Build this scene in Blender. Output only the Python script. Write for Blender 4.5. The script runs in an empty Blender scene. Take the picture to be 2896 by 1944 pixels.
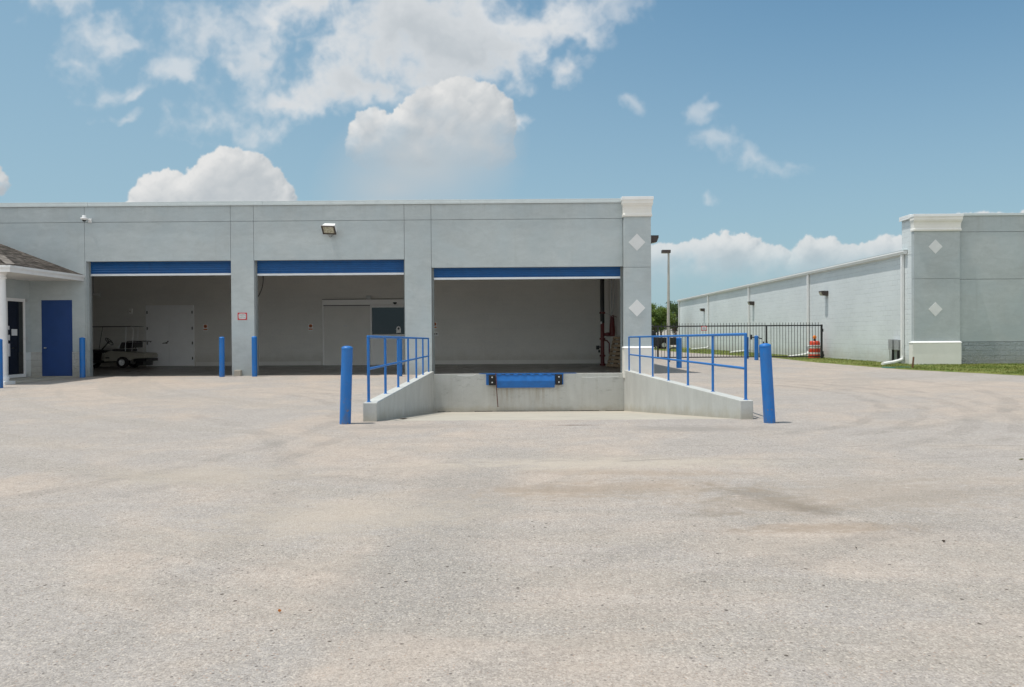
import bpy, bmesh, math, random
from mathutils import Vector, Matrix
random.seed(7)
PI=math.pi
scene=bpy.context.scene
COL=scene.collection
# ------------------------------------------------------------------ camera
W,H=2896.,1944.
FPX=2209.; YAW=math.radians(.36); ROLL=math.radians(.38); PITCH=math.atan(23/FPX)
Fv=Vector((-math.sin(YAW)*math.cos(PITCH),math.cos(YAW)*math.cos(PITCH),-math.sin(PITCH)))
R0=Vector((math.cos(YAW),math.sin(YAW),0)); U0=R0.cross(Fv)
Rv=R0*math.cos(ROLL)-U0*math.sin(ROLL); Uv=R0*math.sin(ROLL)+U0*math.cos(ROLL)
EYE=Vector((0,0,1.5))
cd=bpy.data.cameras.new('camera'); cam=bpy.data.objects.new('camera',cd); COL.objects.link(cam)
cd.sensor_fit='HORIZONTAL'; cd.sensor_width=36; cd.lens=36*FPX/W; cd.clip_start=.05; cd.clip_end=6000
m=Matrix((Rv,Uv,-Fv)).transposed().to_4x4(); m.translation=EYE; cam.matrix_world=m
scene.camera=cam
K=W/2336.
def at(x,y,Y):                      # survey point seen in the photograph -> point on the vertical plane at distance Y
    d=Fv+Rv*((x*K-W/2)/FPX)+Uv*((H/2-y*K)/FPX)
    return EYE+d*(Y/d.y)
def X(x,Y,y=700): return at(x,y,Y).x
def Z(x,y,Y): return at(x,y,Y).z
def skydir(x,y):
    d=(Fv+Rv*((x*K-W/2)/FPX)+Uv*((H/2-y*K)/FPX)).normalized()
    return math.atan2(d.x,d.y), math.asin(d.z)
# ------------------------------------------------------------------ exposure
scene.render.resolution_x=1024; scene.render.resolution_y=687
scene.view_settings.view_transform='Standard'; scene.view_settings.look='None'
scene.view_settings.exposure=-0.02; scene.view_settings.gamma=1; scene.view_settings.use_curve_mapping=False
# ------------------------------------------------------------------ node helpers
class NT:
    def __init__(s,nt): s.nt=nt; s.n=nt.nodes; s.l=nt.links
    def put(s,sock,v):
        if isinstance(v,(int,float)):
            try: sock.default_value=v
            except TypeError: sock.default_value=(v,v,v) if len(sock.default_value)==3 else (v,v,v,1)
        elif isinstance(v,(tuple,list)):
            if len(sock.default_value)==4 and len(v)==3: v=(*v,1)
            sock.default_value=v
        else: s.l.new(v,sock)
    def math(s,op,a,b=0,c=0,clamp=False):
        n=s.n.new('ShaderNodeMath'); n.operation=op; n.use_clamp=clamp
        s.put(n.inputs[0],a); s.put(n.inputs[1],b)
        if len(n.inputs)>2: s.put(n.inputs[2],c)
        return n.outputs[0]
    def vm(s,op,a,b=(0,0,0),c=(0,0,0),out=0):
        n=s.n.new('ShaderNodeVectorMath'); n.operation=op
        s.put(n.inputs[0],a); s.put(n.inputs[1],b); s.put(n.inputs[2],c)
        return n.outputs['Value'] if out=='v' else n.outputs[0]
    def noise(s,vec,scale,detail=4,rough=.55,dist=0,out='Fac'):
        n=s.n.new('ShaderNodeTexNoise'); s.put(n.inputs['Vector'],vec); s.put(n.inputs['Scale'],scale)
        s.put(n.inputs['Detail'],detail); s.put(n.inputs['Roughness'],rough); s.put(n.inputs['Distortion'],dist)
        return n.outputs[out]
    def voro(s,vec,scale,out='Distance',feature='F1',rnd=1):
        n=s.n.new('ShaderNodeTexVoronoi'); n.feature=feature; s.put(n.inputs['Vector'],vec); s.put(n.inputs['Scale'],scale)
        s.put(n.inputs['Randomness'],rnd)
        return n.outputs[out]
    def mix(s,f,a,b,blend='MIX'):
        n=s.n.new('ShaderNodeMix'); n.data_type='RGBA'; n.blend_type=blend
        s.put(n.inputs[0],f); s.put(n.inputs[6],a); s.put(n.inputs[7],b)
        return n.outputs[2]
    def ss(s,v,a,b,lo=0,hi=1,kind='SMOOTHSTEP'):
        n=s.n.new('ShaderNodeMapRange'); n.interpolation_type=kind
        s.put(n.inputs[0],v); s.put(n.inputs[1],a); s.put(n.inputs[2],b); s.put(n.inputs[3],lo); s.put(n.inputs[4],hi)
        return n.outputs[0]
    def sep(s,v):
        n=s.n.new('ShaderNodeSeparateXYZ'); s.put(n.inputs[0],v); return n.outputs
    def comb(s,x,y,z):
        n=s.n.new('ShaderNodeCombineXYZ'); s.put(n.inputs[0],x); s.put(n.inputs[1],y); s.put(n.inputs[2],z); return n.outputs[0]
    def pos(s):
        return s.n.new('ShaderNodeNewGeometry').outputs['Position']
    def obj(s):
        return s.n.new('ShaderNodeTexCoord').outputs['Object']
    def bump(s,h,strength=.5,dist=.01,normal=None):
        n=s.n.new('ShaderNodeBump'); s.put(n.inputs['Height'],h); n.inputs['Strength'].default_value=strength; n.inputs['Distance'].default_value=dist
        if normal is not None: s.l.new(normal,n.inputs['Normal'])
        return n.outputs[0]
# ------------------------------------------------------------------ world: sky and clouds
w=bpy.data.worlds.new('World'); scene.world=w; w.use_nodes=True
T=NT(w.node_tree); T.n.clear()
SUNDIR=Vector((-.28,-.046,1)).normalized()
SUN_EL=math.asin(SUNDIR.z); SUN_AZ=math.atan2(SUNDIR.x,SUNDIR.y)
sky=T.n.new('ShaderNodeTexSky'); sky.sky_type='NISHITA'; sky.sun_disc=False
sky.sun_elevation=SUN_EL; sky.sun_rotation=SUN_AZ; sky.air_density=1.0; sky.dust_density=1.2; sky.ozone_density=1.3
# cloud cover: fractal noise and heaped puffs computed over a window of azimuth and elevation
import numpy as np
def ssn(v,a,b):
    t=np.clip((v-a)/(b-a),0,1); return t*t*(3-2*t)
def vnoise(x,y,seed):
    g=np.random.RandomState(seed).rand(256,256)
    xi=np.floor(x).astype(int); yi=np.floor(y).astype(int); fx=x-xi; fy=y-yi
    fx=fx*fx*fx*(fx*(fx*6-15)+10); fy=fy*fy*fy*(fy*(fy*6-15)+10)
    a=g[yi&255,xi&255]; b=g[yi&255,(xi+1)&255]; c=g[(yi+1)&255,xi&255]; d=g[(yi+1)&255,(xi+1)&255]
    return (a*(1-fx)+b*fx)*(1-fy)+(c*(1-fx)+d*fx)*fy
def fbm(x,y,sc,octv,seed,gain=.5,ridge=False):
    s=0;a=1;t=0;c,sn=.8,.6
    for i in range(octv):
        n=vnoise(x/sc+17.3*i,y/sc+9.1*i,seed+i)
        if ridge: n=1-abs(2*n-1)
        s=s+a*n;t+=a;a*=gain;sc/=2.03; x,y=c*x-sn*y,sn*x+c*y
    return s/t
def cloud_maps(PX,PY,U=None):
    """PX,PY: arrays of survey-picture coordinates for each sky direction. returns crisp alpha, crisp light, soft alpha, soft light"""
    rs=np.random.RandomState(5)
    # ---- soft, fibrous clouds
    wx=(fbm(PX,PY,120,5,11)-.5)*110; wy=(fbm(PX,PY,120,5,31)-.5)*90
    wx+= (fbm(PX,PY,34,4,41)-.5)*34; wy+=(fbm(PX,PY,34,4,51)-.5)*30
    X,Y=PX+wx,PY+wy
    def field(bl,X,Y,k=.16):
        acc=np.full(X.shape,-9.)
        for (x,y,rx,ry,amp) in bl:
            f=amp*(1-np.sqrt(((X-x)/rx)**2+((Y-y)/ry)**2)); 
            m=np.maximum(acc,f); acc=m+k*np.log1p(np.exp(-np.abs(acc-f)/k))
        return acc
    soft=[(960,40,310,140,1.5),(820,185,190,60,1.35),(640,225,90,34,.8),(760,215,120,40,1),(980,190,160,50,1.1),(700,205,100,40,.9),(1060,110,180,100,1.5),(1230,50,170,62,1.05),(1385,5,110,40,1.0),(870,140,180,80,1.1),(690,25,80,50,.95),(1150,150,90,40,.8),(750,110,90,60,.5),
          (470,75,115,72,1),(560,140,72,64,.95),(410,165,76,46,1),(600,50,50,60,.6),
          (245,75,72,46,.9),(270,100,44,28,.7),(290,210,48,20,.8),(272,262,46,20,.95),(105,12,95,46,.9),(235,208,40,18,.45),(180,140,30,26,.4),
          (470,280,72,56,.6),(585,295,64,32,.55),(400,285,30,20,.4),(1305,165,46,34,.8),(1345,70,26,40,.55),(1180,285,30,12,.35),
          (1625,332,44,28,.6),(1735,368,44,20,.5),(1815,375,50,16,.5),(1642,250,42,24,.62),(1615,468,36,18,.75),(1440,246,40,16,.55),
          (-250,150,160,60,.9),(-420,330,150,40,.8),(2650,120,200,60,.7),(2560,330,120,30,.6),(900,-160,420,110,1.1),(1900,-190,260,60,.8)]
    n=fbm(X,Y,85,7,71,.56); n2=fbm(PX,PY,26,5,81,.6)
    fs=field(soft,X,Y)+(n-.5)*1.5+(n2-.5)*.5
    sa=ssn(fs,-.25,.95)*(1-.5*ssn(PX,1260,1450))*(1-.3*(1-ssn(PX,560,640)))
    # veil under cloud A and general haze shafts
    def soften(bl,k): return np.clip(field(bl,PX+wx*.4,PY+wy*.4),0,1)**1.1*k
    haze=soften([(960,370,230,150,1.2),(900,430,200,110,1),(1075,330,130,130,1.1)],.95)
    # soft light: dark centre of the big cloud, bright fringe
    def blur(a,n):
        for ax in (0,1):
            p=np.pad(a,[(n,n) if q==ax else (0,0) for q in (0,1)],mode='edge'); c=np.cumsum(p,axis=ax)
            a=(np.take(c,range(2*n,c.shape[ax]),axis=ax)-np.take(c,range(0,c.shape[ax]-2*n),axis=ax))/(2*n)
        return a
    flip=PY[0,0]>PY[-1,0]
    sc=abs(PX[0,1]-PX[0,0]); nb=max(int(9/sc),1)
    def above(a):                       # optical depth towards the zenith
        a=a[::-1] if flip else a
        c=np.cumsum(a,axis=0)*sc; c=blur(c,nb)
        return c[::-1] if flip else c
    tau_s=above(sa); up=field(soft,X-14,Y-50)+(fbm(X-14,Y-50,85,5,71,.56)-.5)*1.5
    sl=1-.42*ssn(up,.1,1.6)*ssn(fs,.2,1.4)-.42*ssn(tau_s,20,190)*ssn(fs,.1,1.3)
    sl=np.clip(sl+(n2-.5)*.25+(n-.5)*.3,0,1)
    # ---- cumulus: heaps of puffs
    wx=(fbm(PX,PY,20,6,101,.66)-.5)*24; wy=(fbm(PX,PY,20,6,121,.66)-.5)*22
    X,Y=PX+wx,PY+wy
    Hh=np.full(PX.shape,-50.); 
    def puff(x,y,r,z):
        nonlocal Hh
        if U is not None:
            m=(np.abs(PX-x)<r+24)&(np.abs(PY-y)<r+24)
            if not m.any(): return
            d2=(X[m]-x)**2+(Y[m]-y)**2; h=z+np.where(d2<r*r,np.sqrt(np.maximum(r*r-d2,0)),-(np.sqrt(d2)-r)*1.6)
            a=Hh[m]; k=2.2; mx=np.maximum(a,h); Hh[m]=mx+k*np.log1p(np.exp(-np.abs(a-h)/k))*.6
    cum={ # envelope polylines (top outline) : list of (x,y) and base y, fade
      'A':([(806,300),(812,268),(835,246),(862,262),(898,270),(912,240),(940,212),(985,196),(1030,186),(1075,176),(1105,190),(1138,202),(1155,232),(1152,262),(1120,290)],370),
      'B':([(298,440),(325,418),(352,392),(380,386),(408,412),(440,402),(455,376),(490,350),(530,338),(575,342),(605,368),(640,388),(658,420),(664,450)],540),
      'C':([(1440,575),(1470,562),(1500,558),(1530,556),(1565,556),(1600,542),(1640,528),(1662,548),(1692,534),(1720,560),(1770,566),(1795,585)],690),'F':([(1812,590),(1835,560),(1850,546),(1885,545),(1920,562),(1970,556),(2030,544),(2090,530),(2150,540)],690),
      'D':([(2185,492),(2215,484),(2245,480),(2262,492),(2300,486),(2350,480),(2420,490)],520),
      'E':([(-110,390),(-80,365),(-45,360),(-25,378),(-14,398),(-10,420)],440)}
    for k_,(pl,by) in cum.items():
        P=np.array(pl,float); cxm=P[:,0].mean(); sh={'A':16,'B':17}.get(k_,0); P[:,0]-=np.clip((P[:,0]-cxm)/60,-1,1)*sh
        seg=np.hypot(*(P[1:]-P[:-1]).T); L=seg.sum(); s=0
        while s<L:
            c=np.cumsum(np.r_[0,seg]); i=min(np.searchsorted(c,s,side='right')-1,len(seg)-1); t=(s-c[i])/seg[i]; x,y=P[i]*(1-t)+P[i+1]*t
            small={'A':1,'B':1,'C':.95,'F':.95,'D':.45,'E':.9}[k_]
            r=(7+22*rs.rand()**1.7)*small
            puff(x,y+r*.9,r,rs.uniform(-2,4))
            dep=(by-y)
            yy=y+r
            n_=int(dep/13)
            for q in range(n_):
                yy=y+14*small+dep*rs.rand()**1.1
                r2=rs.uniform(12,34)*small
                if yy+r2*.5>by: continue
                if yy-r2<y+2: yy=y+r2+2
                puff(x+rs.uniform(-14,14),yy,r2,rs.uniform(0,14)*small)
            s+=rs.uniform(5,11)*small
    ca=ssn(Hh+(fbm(PX,PY,15,5,141,.62)-.5)*13+(fbm(PX,PY,45,5,145,.6)-.5)*34*ssn(PX,1380,1440),-1,9)
    # soften towards the base
    base=np.ones_like(PX)
    def fade(x0,x1,y0,y1):
        nonlocal base
        m=ssn(PX,x0-30,x0)*(1-ssn(PX,x1,x1+30)); base=base*(1-m*ssn(PY+wy*2+(fbm(PX,PY,60,4,151)-.5)*110,y0,y1))
    fade(780,1190,235,415); fade(1440,2150,575,690); fade(2100,2500,497,520); fade(-200,60,395,450)
    lo=fbm(X,Y,60,5,161); tau=above(ca); body=np.clip(1-.66*ssn(tau+(lo-.5)*110,4,95)-.6*np.clip(lo-.42,0,1),.2,1)
    ca=ca*base
    # shading by surface slope; sun is high and to the left
    gy,gx=np.gradient(blur(Hh,max(int(3/sc),1))*.55+blur(Hh,max(int(14/sc),2))*.9)
    if flip: gy=-gy
    gx/=sc; gy/=sc
    nz=1/np.sqrt(1+.35*(gx*gx+gy*gy)); lam=np.clip((-gx*-.0+ -gy*-.0),0,1)
    nd=(gx*.30+gy*.62)*.6*nz+.62*nz       # light from upper left
    nd=nd*(.25+.75*body)*1.12+(fbm(X,Y,10,4,171,.6)-.5)*.22*body+(fbm(X,Y,34,4,181,.6)-.5)*.25
    return ca,np.clip(nd,0,1.2),sa,sl,haze,Hh,lo

AZ0,AZ1,EL0,EL1=map(math.radians,(-42,42,-1,33)); CW,CH=1560,640
def cloud_image():
    az,el=np.meshgrid(AZ0+(AZ1-AZ0)*(np.arange(CW)+.5)/CW,EL0+(EL1-EL0)*(np.arange(CH)+.5)/CH)
    d=np.stack([np.sin(az)*np.cos(el),np.cos(az)*np.cos(el),np.sin(el)],-1)
    z=d@np.array(Fv); PX=(W/2+FPX*(d@np.array(Rv))/z)/K; PY=(H/2-FPX*(d@np.array(Uv))/z)/K
    # regular grid in picture units keeps puffs round; then sample it
    gx=np.arange(-560,2900,2.4); gy=np.arange(-240,760,2.4); GX,GY=np.meshgrid(gx,gy)
    ca,cl,sa,sl,hz,_,_=cloud_maps(GX,GY,1)
    L=lambda a,b,t:np.array(a)*(1-t[...,None])+np.array(b)*t[...,None]
    col=np.broadcast_to(np.array([.555,.61,.645]),GX.shape+(3,)); al=hz*.85
    def over(col,al,c2,a2):
        ao=a2+al*(1-a2); w_=(a2/np.maximum(ao,1e-5))[...,None]
        return c2*w_+col*(1-w_),ao
    col,al=over(col,al,L((.53,.575,.61),(.85,.865,.875),sl),sa*.93)
    k=ca*(.18+.80*ssn(-GY,-680,-520))*(1-.10*ssn(GX,1380,1440))
    col,al=over(col,al,L((.49,.54,.58),(.86,.86,.85),np.clip(cl,0,1)),k)
    rgba=np.concatenate([col,al[...,None]],-1)
    u=np.clip((PX-gx[0])/2.4,0,len(gx)-2.001); v=np.clip((PY-gy[0])/2.4,0,len(gy)-2.001); ui=u.astype(int); vi=v.astype(int); fu=(u-ui)[...,None]; fv=(v-vi)[...,None]
    out=(rgba[vi,ui]*(1-fu)+rgba[vi,ui+1]*fu)*(1-fv)+(rgba[vi+1,ui]*(1-fu)+rgba[vi+1,ui+1]*fu)*fv
    e=np.minimum(ssn(az,AZ0,AZ0+.03),1-ssn(az,AZ1-.03,AZ1))*(1-ssn(el,EL1-.03,EL1)); out[...,3]*=e
    im=bpy.data.images.new('cloud_cover',CW,CH,alpha=True,float_buffer=True,is_data=True)
    im.alpha_mode='CHANNEL_PACKED'
    im.pixels.foreach_set(out.astype(np.float32).ravel()); im.update(); im.pack()
    return im
D=T.n.new('ShaderNodeTexCoord').outputs['Generated']
dx_,dy_,zz=T.sep(D)
az_=T.math('ARCTAN2',dx_,dy_); el_=T.math('ARCSINE',zz)
uv=T.comb(T.ss(az_,AZ0,AZ1,0,1,'LINEAR'),T.ss(el_,EL0,EL1,0,1,'LINEAR'),0)
for n_ in w.node_tree.nodes:
    if n_.type=='MAP_RANGE': n_.clamp=False
ti=T.n.new('ShaderNodeTexImage'); ti.image=cloud_image(); ti.extension='CLIP'; ti.interpolation='Linear'; T.l.new(uv,ti.inputs[0])
base=T.mix(1,sky.outputs[0],(.64,1.09,1.16),'MULTIPLY')
base=T.mix(T.ss(zz,-.02,.47,.72,.07),base,(4.25,5.5,6.25))
base=T.mix(T.ss(az_,.62,-.5,0,.42),base,(3.5,5.1,6.1))
# broken bright cumulus added to the unseen sky behind camera, to fill facade and bays
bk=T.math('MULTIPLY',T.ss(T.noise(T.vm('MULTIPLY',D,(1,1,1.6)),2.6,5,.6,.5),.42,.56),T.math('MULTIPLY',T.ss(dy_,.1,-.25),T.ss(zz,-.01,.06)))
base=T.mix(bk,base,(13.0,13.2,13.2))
cc=T.vm('MULTIPLY',ti.outputs[0],(9.3,9.3,9.3))
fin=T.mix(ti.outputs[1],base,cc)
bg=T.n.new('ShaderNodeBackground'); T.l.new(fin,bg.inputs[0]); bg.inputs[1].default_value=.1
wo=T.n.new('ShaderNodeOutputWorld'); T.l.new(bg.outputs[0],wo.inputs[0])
w.cycles.sampling_method='MANUAL'; w.cycles.sample_map_resolution=512
# ------------------------------------------------------------------ sun
sd=bpy.data.lights.new('sun','SUN'); sd.energy=3.75; sd.angle=math.radians(.53); sd.color=(1,.955,.89)
so=bpy.data.objects.new('sun',sd); COL.objects.link(so); so.rotation_euler=SUNDIR.to_track_quat('Z','Y').to_euler(); so.location=(-20,-10,60)
# ------------------------------------------------------------------ mesh helpers
class MB:
    def __init__(s): s.bm=bmesh.new(); s.smooth=False
    def quad(s,*p):
        f=s.bm.faces.new([s.bm.verts.new(q) for q in p]); return f
    def box(s,x0,x1,y0,y1,z0,z1):
        v=[s.bm.verts.new((x,y,z)) for x in (x0,x1) for y in (y0,y1) for z in (z0,z1)]
        for f in ((0,1,3,2),(4,6,7,5),(0,4,5,1),(2,3,7,6),(0,2,6,4),(1,5,7,3)): s.bm.faces.new([v[i] for i in f])
        return v
    def obox(s,c,ax,ay,az,hx,hy,hz):          # oriented box
        c=Vector(c); v=[s.bm.verts.new(c+ax*(i*hx)+ay*(j*hy)+az*(k*hz)) for i in (-1,1) for j in (-1,1) for k in (-1,1)]
        for f in ((0,1,3,2),(4,6,7,5),(0,4,5,1),(2,3,7,6),(0,2,6,4),(1,5,7,3)): s.bm.faces.new([v[i] for i in f])
    def bar(s,a,b,w,h):
        a=Vector(a);b=Vector(b); d=(b-a); L=d.length; d.normalize()
        up=Vector((0,0,1)) if abs(d.z)<.95 else Vector((0,1,0))
        x=d.cross(up).normalized(); z=x.cross(d).normalized()
        s.obox((a+b)/2,d,x,z,L/2,w/2,h/2)
    def ring(s,c,d,r,n,ph=0):
        up=Vector((0,0,1)) if abs(d.z)<.9 else Vector((1,0,0))
        x=d.cross(up).normalized(); y=x.cross(d).normalized()
        return [s.bm.verts.new(c+x*(r*math.cos(2*PI*i/n+ph))+y*(r*math.sin(2*PI*i/n+ph))) for i in range(n)]
    def tube(s,pts,r,n=12,caps=True):
        pts=[Vector(p) for p in pts]; rs=r if isinstance(r,(list,tuple)) else [r]*len(pts); prev=None; s.smooth=True
        dirs=[]
        for i in range(len(pts)):
            d=(pts[min(i+1,len(pts)-1)]-pts[max(i-1,0)]).normalized(); dirs.append(d)
        up=Vector((0,0,1)) if abs(dirs[0].z)<.9 else Vector((1,0,0))
        x=dirs[0].cross(up).normalized()
        first=None
        for p,d,rr in zip(pts,dirs,rs):
            x=(x-d*x.dot(d)).normalized(); y=d.cross(x)
            ring=[s.bm.verts.new(p+x*(rr*math.cos(2*PI*i/n))+y*(rr*math.sin(2*PI*i/n))) for i in range(n)]
            if prev:
                for i in range(n): s.bm.faces.new((prev[i],prev[(i+1)%n],ring[(i+1)%n],ring[i]))
            else: first=ring
            prev=ring
        if caps:
            s.bm.faces.new(list(reversed(first))); s.bm.faces.new(prev)
    def lathe(s,c,prof,n=24,caps=True):       # prof: (r,z) from bottom to top, about vertical axis
        s.smooth=True; c=Vector(c); prev=None; first=None
        for r,z in prof:
            ring=[s.bm.verts.new(c+Vector((r*math.cos(2*PI*i/n),r*math.sin(2*PI*i/n),z))) for i in range(n)]
            if prev:
                for i in range(n): s.bm.faces.new((prev[i],prev[(i+1)%n],ring[(i+1)%n],ring[i]))
            else: first=ring
            prev=ring
        if caps:
            s.bm.faces.new(list(reversed(first))); s.bm.faces.new(prev)
    def prism(s,poly,a,b):                     # poly: 3D points of one end; swept by vector b-a
        d=Vector(b)-Vector(a)
        p=[s.bm.verts.new(Vector(q)) for q in poly]; q=[s.bm.verts.new(Vector(t)+d) for t in poly]
        n=len(poly); s.bm.faces.new(p); s.bm.faces.new(list(reversed(q)))
        for i in range(n): s.bm.faces.new((p[i],q[i],q[(i+1)%n],p[(i+1)%n]))
    def build(s,name,mat,parent=None,bevel=0,seg=2):
        bmesh.ops.recalc_face_normals(s.bm,faces=s.bm.faces)
        me=bpy.data.meshes.new(name); s.bm.to_mesh(me); s.bm.free()
        o=bpy.data.objects.new(name,me); COL.objects.link(o)
        if mat: me.materials.append(mat)
        if s.smooth:
            for p in me.polygons: p.use_smooth=True
            me.set_sharp_from_angle(angle=math.radians(38))
        if bevel:
            md=o.modifiers.new('bevel','BEVEL'); md.width=bevel; md.segments=seg; md.limit_method='ANGLE'
        if parent:
            o.parent=parent
            o.matrix_parent_inverse=Matrix.Translation(-parent.location) if parent.type=='EMPTY' else Matrix.Identity(4)
        return o
def empty(name,loc,label,cat,group=None):
    o=bpy.data.objects.new(name,None); COL.objects.link(o); o.location=loc; o.empty_display_size=.2
    return tag(o,label,cat,group)
def tag(o,label=None,cat=None,group=None,kind=None):
    if label: o['label']=label
    if cat: o['category']=cat
    if group: o['group']=group
    if kind: o['kind']=kind
    return o
def copytree(o,loc,label,parent=None):
    c=o.copy(); COL.objects.link(c)
    if parent is None:
        c.location=loc; c['label']=label
    else: c.parent=parent
    for ch in o.children: copytree(ch,None,None,c)
    return c
# ------------------------------------------------------------------ materials
def mat(name,col=(.5,.5,.5),rough=.6,metal=0,spec=.5):
    m=bpy.data.materials.new(name); m.use_nodes=True
    b=m.node_tree.nodes['Principled BSDF']; N=NT(m.node_tree); N.b=b
    N.put(b.inputs['Base Color'],col); b.inputs['Roughness'].default_value=rough; b.inputs['Metallic'].default_value=metal
    b.inputs['Specular IOR Level'].default_value=spec
    return m,N
def varied(name,col,rough=.6,metal=0,amt=.12,scale=3,fine=60,bump=.15,bd=.003,spec=.5,dirt=None,dirtamt=.4):
    m,N=mat(name,col,rough,metal,spec); P=N.pos()
    n=N.noise(P,scale,6,.6); f=N.noise(P,fine,3,.6)
    k=N.math('ADD',N.ss(n,.3,.7,1-amt,1+amt,'LINEAR'),N.math('MULTIPLY_ADD',f,amt*.8,-amt*.4))
    c=N.mix(1,col,N.comb(k,k,k),'MULTIPLY')
    if dirt:
        d=N.ss(N.noise(N.vm('ADD',P,(7,3,1)),scale*1.7,8,.65),.52,.75,0,dirtamt)
        c=N.mix(d,c,dirt)
    N.put(N.b.inputs['Base Color'],c)
    N.put(N.b.inputs['Roughness'],N.ss(n,.3,.7,max(rough-.1,0),min(rough+.1,1)))
    if bump: N.put(N.b.inputs['Normal'],N.bump(f,bump,bd))
    return m
def stucco(name,col,blotch=.15):
    m,N=mat(name,col,.85,0,.25); P=N.pos(); x,y,z=N.sep(P)
    big=N.noise(P,.55,5,.6,.6); mid=N.noise(N.vm('MULTIPLY',P,(1,1,2.2)),2.4,7,.62,.8); fine=N.noise(P,38,5,.65)
    # trowel swirls
    sw=N.noise(N.vm('MULTIPLY',P,(.7,.7,3.0)),3.1,5,.6,2.2)
    k=N.math('MULTIPLY',N.ss(big,.3,.7,1-blotch*.6,1+blotch*.5,'LINEAR'),N.ss(mid,.3,.7,1-blotch*.5,1+blotch*.45,'LINEAR'))
    k=N.math('MULTIPLY',k,N.ss(fine,.3,.7,.955,1.045,'LINEAR'))
    c=N.mix(1,col,N.comb(k,k,k),'MULTIPLY')
    tint=N.ss(N.noise(N.vm('ADD',P,(4,9,2)),.8,4,.5,.5),.4,.65,0,.35)
    c=N.mix(tint,c,(col[0]*.90,col[1]*.97,col[2]*1.02))
    pale=N.ss(sw,.64,.78,0,.16); c=N.mix(pale,c,(min(col[0]*1.35,.8),min(col[1]*1.33,.8),min(col[2]*1.3,.8)))
    # rain streaks
    st=N.noise(N.vm('MULTIPLY',P,(7,7,.35)),1.0,6,.6)
    c=N.mix(N.ss(st,.58,.8,0,.22),c,(col[0]*.72,col[1]*.70,col[2]*.66))
    top=N.math('MULTIPLY',N.ss(N.math('SUBTRACT',z,N.math('MULTIPLY',N.noise(N.vm('MULTIPLY',P,(5,5,.2)),1,5,.6),1.4)),4.6,5.6,0,.30),N.ss(N.noise(N.vm('MULTIPLY',P,(11,11,.3)),1,5,.6),.45,.6))
    c=N.mix(top,c,(col[0]*.70,col[1]*.68,col[2]*.64))
    low=N.ss(N.math('ADD',z,N.math('MULTIPLY',N.noise(P,3.5,6,.7),-.6)),-.1,.45,.34,0); c=N.mix(low,c,(.24,.22,.18))
    N.put(N.b.inputs['Base Color'],c)
    h=N.math('ADD',N.math('MULTIPLY',fine,.4),N.math('MULTIPLY',sw,.9))
    N.put(N.b.inputs['Normal'],N.bump(h,.35,.006))
    return m
WALLC=(.445,.485,.488)
M={}
M['stucco']=stucco('wall_stucco',WALLC)
M['stucco_r']=stucco('annex_stucco',(.42,.455,.458))
M['trim']=varied('trim_cream',(.76,.74,.69),.7,amt=.05,scale=1.5,bump=.1,dirt=(.6,.55,.46),dirtamt=.25)
M['diamond']=varied('diamond_panel',(.68,.685,.68),.8,amt=.05,bump=.2)
M['white']=varied('white_paint',(.78,.78,.77),.45,amt=.05,scale=2,bump=.05,dirt=(.5,.48,.42),dirtamt=.25)
M['coping']=varied('coping_metal',(.55,.60,.60),.4,metal=.1,amt=.06,bump=0)
M['joint']=varied('joint_dark',(.22,.24,.24),.9)
M['blue']=varied('blue_paint',(.004,.122,.41),.38,amt=.13,scale=5,bump=.08,dirt=(.02,.07,.2),dirtamt=.35)
M['bluebol']=varied('bollard_blue',(.003,.138,.45),.5,amt=.10,scale=4,fine=90,bump=.12,dirt=(.03,.09,.26),dirtamt=.35)
def wear(m):
    N=NT(m.node_tree); b=m.node_tree.nodes['Principled BSDF']; P=N.pos(); z=N.sep(P)[2]
    src=b.inputs['Base Color'].links[0].from_socket
    chip=N.math('MULTIPLY',N.ss(N.noise(P,17,7,.7),.60,.64),N.ss(z,.25,.9,.9,.12))
    grime=N.math('MULTIPLY',N.ss(N.noise(N.vm('MULTIPLY',P,(6,6,2)),2,6,.65),.45,.65),N.ss(z,.12,.55,.55,.10))
    fade=N.ss(N.noise(N.vm('MULTIPLY',P,(3,3,1)),1.6,5,.6),.42,.62,0,.30)
    c=N.mix(fade,src,(.03,.17,.46)); c=N.mix(grime,c,(.10,.12,.15)); c=N.mix(chip,c,(.17,.13,.11)); N.put(b.inputs['Base Color'],c)
    b.inputs['Roughness'].default_value=.55
wear(M['bluebol'])
M['bluedoor']=varied('door_blue',(.012,.05,.19),.45,amt=.08,scale=3,bump=.05)
M['shutter']=varied('shutter_blue',(.004,.08,.25),.42,amt=.13,scale=6,bump=.05)
M['alu']=varied('aluminium',(.72,.73,.74),.38,metal=.35,amt=.06,bump=0)
M['black']=varied('black_metal',(.012,.012,.013),.42,amt=.2,bump=0)
M['bronze']=varied('bronze_metal',(.05,.035,.028),.45,amt=.2,bump=0)
M['rubber']=varied('rubber',(.012,.011,.011),.75,amt=.25,scale=9,bump=.3)
M['rust']=varied('rusty_steel',(.10,.035,.022),.7,amt=.35,scale=14,bump=.4)
M['steel']=varied('galvanised_steel',(.45,.46,.46),.45,metal=.5,amt=.12,scale=12,bump=.05)
M['pole']=varied('concrete_pole',(.42,.40,.35),.85,amt=.1,scale=2,bump=.3)
M['inwall']=varied('interior_wall',(.74,.73,.69),.85,amt=.05,scale=1.2,fine=30,bump=.3,bd=.004)
M['inwhite']=varied('interior_white',(.93,.93,.91),.6,amt=.02,bump=0)
M['indoor']=varied('interior_door',(.92,.93,.93),.55,amt=.04,bump=0)
M['ceil']=varied('ceiling_white',(.82,.82,.80),.9)
M['infloor']=varied('interior_floor',(.14,.13,.12),.35,amt=.25,scale=1.5,bump=.05)
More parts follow.
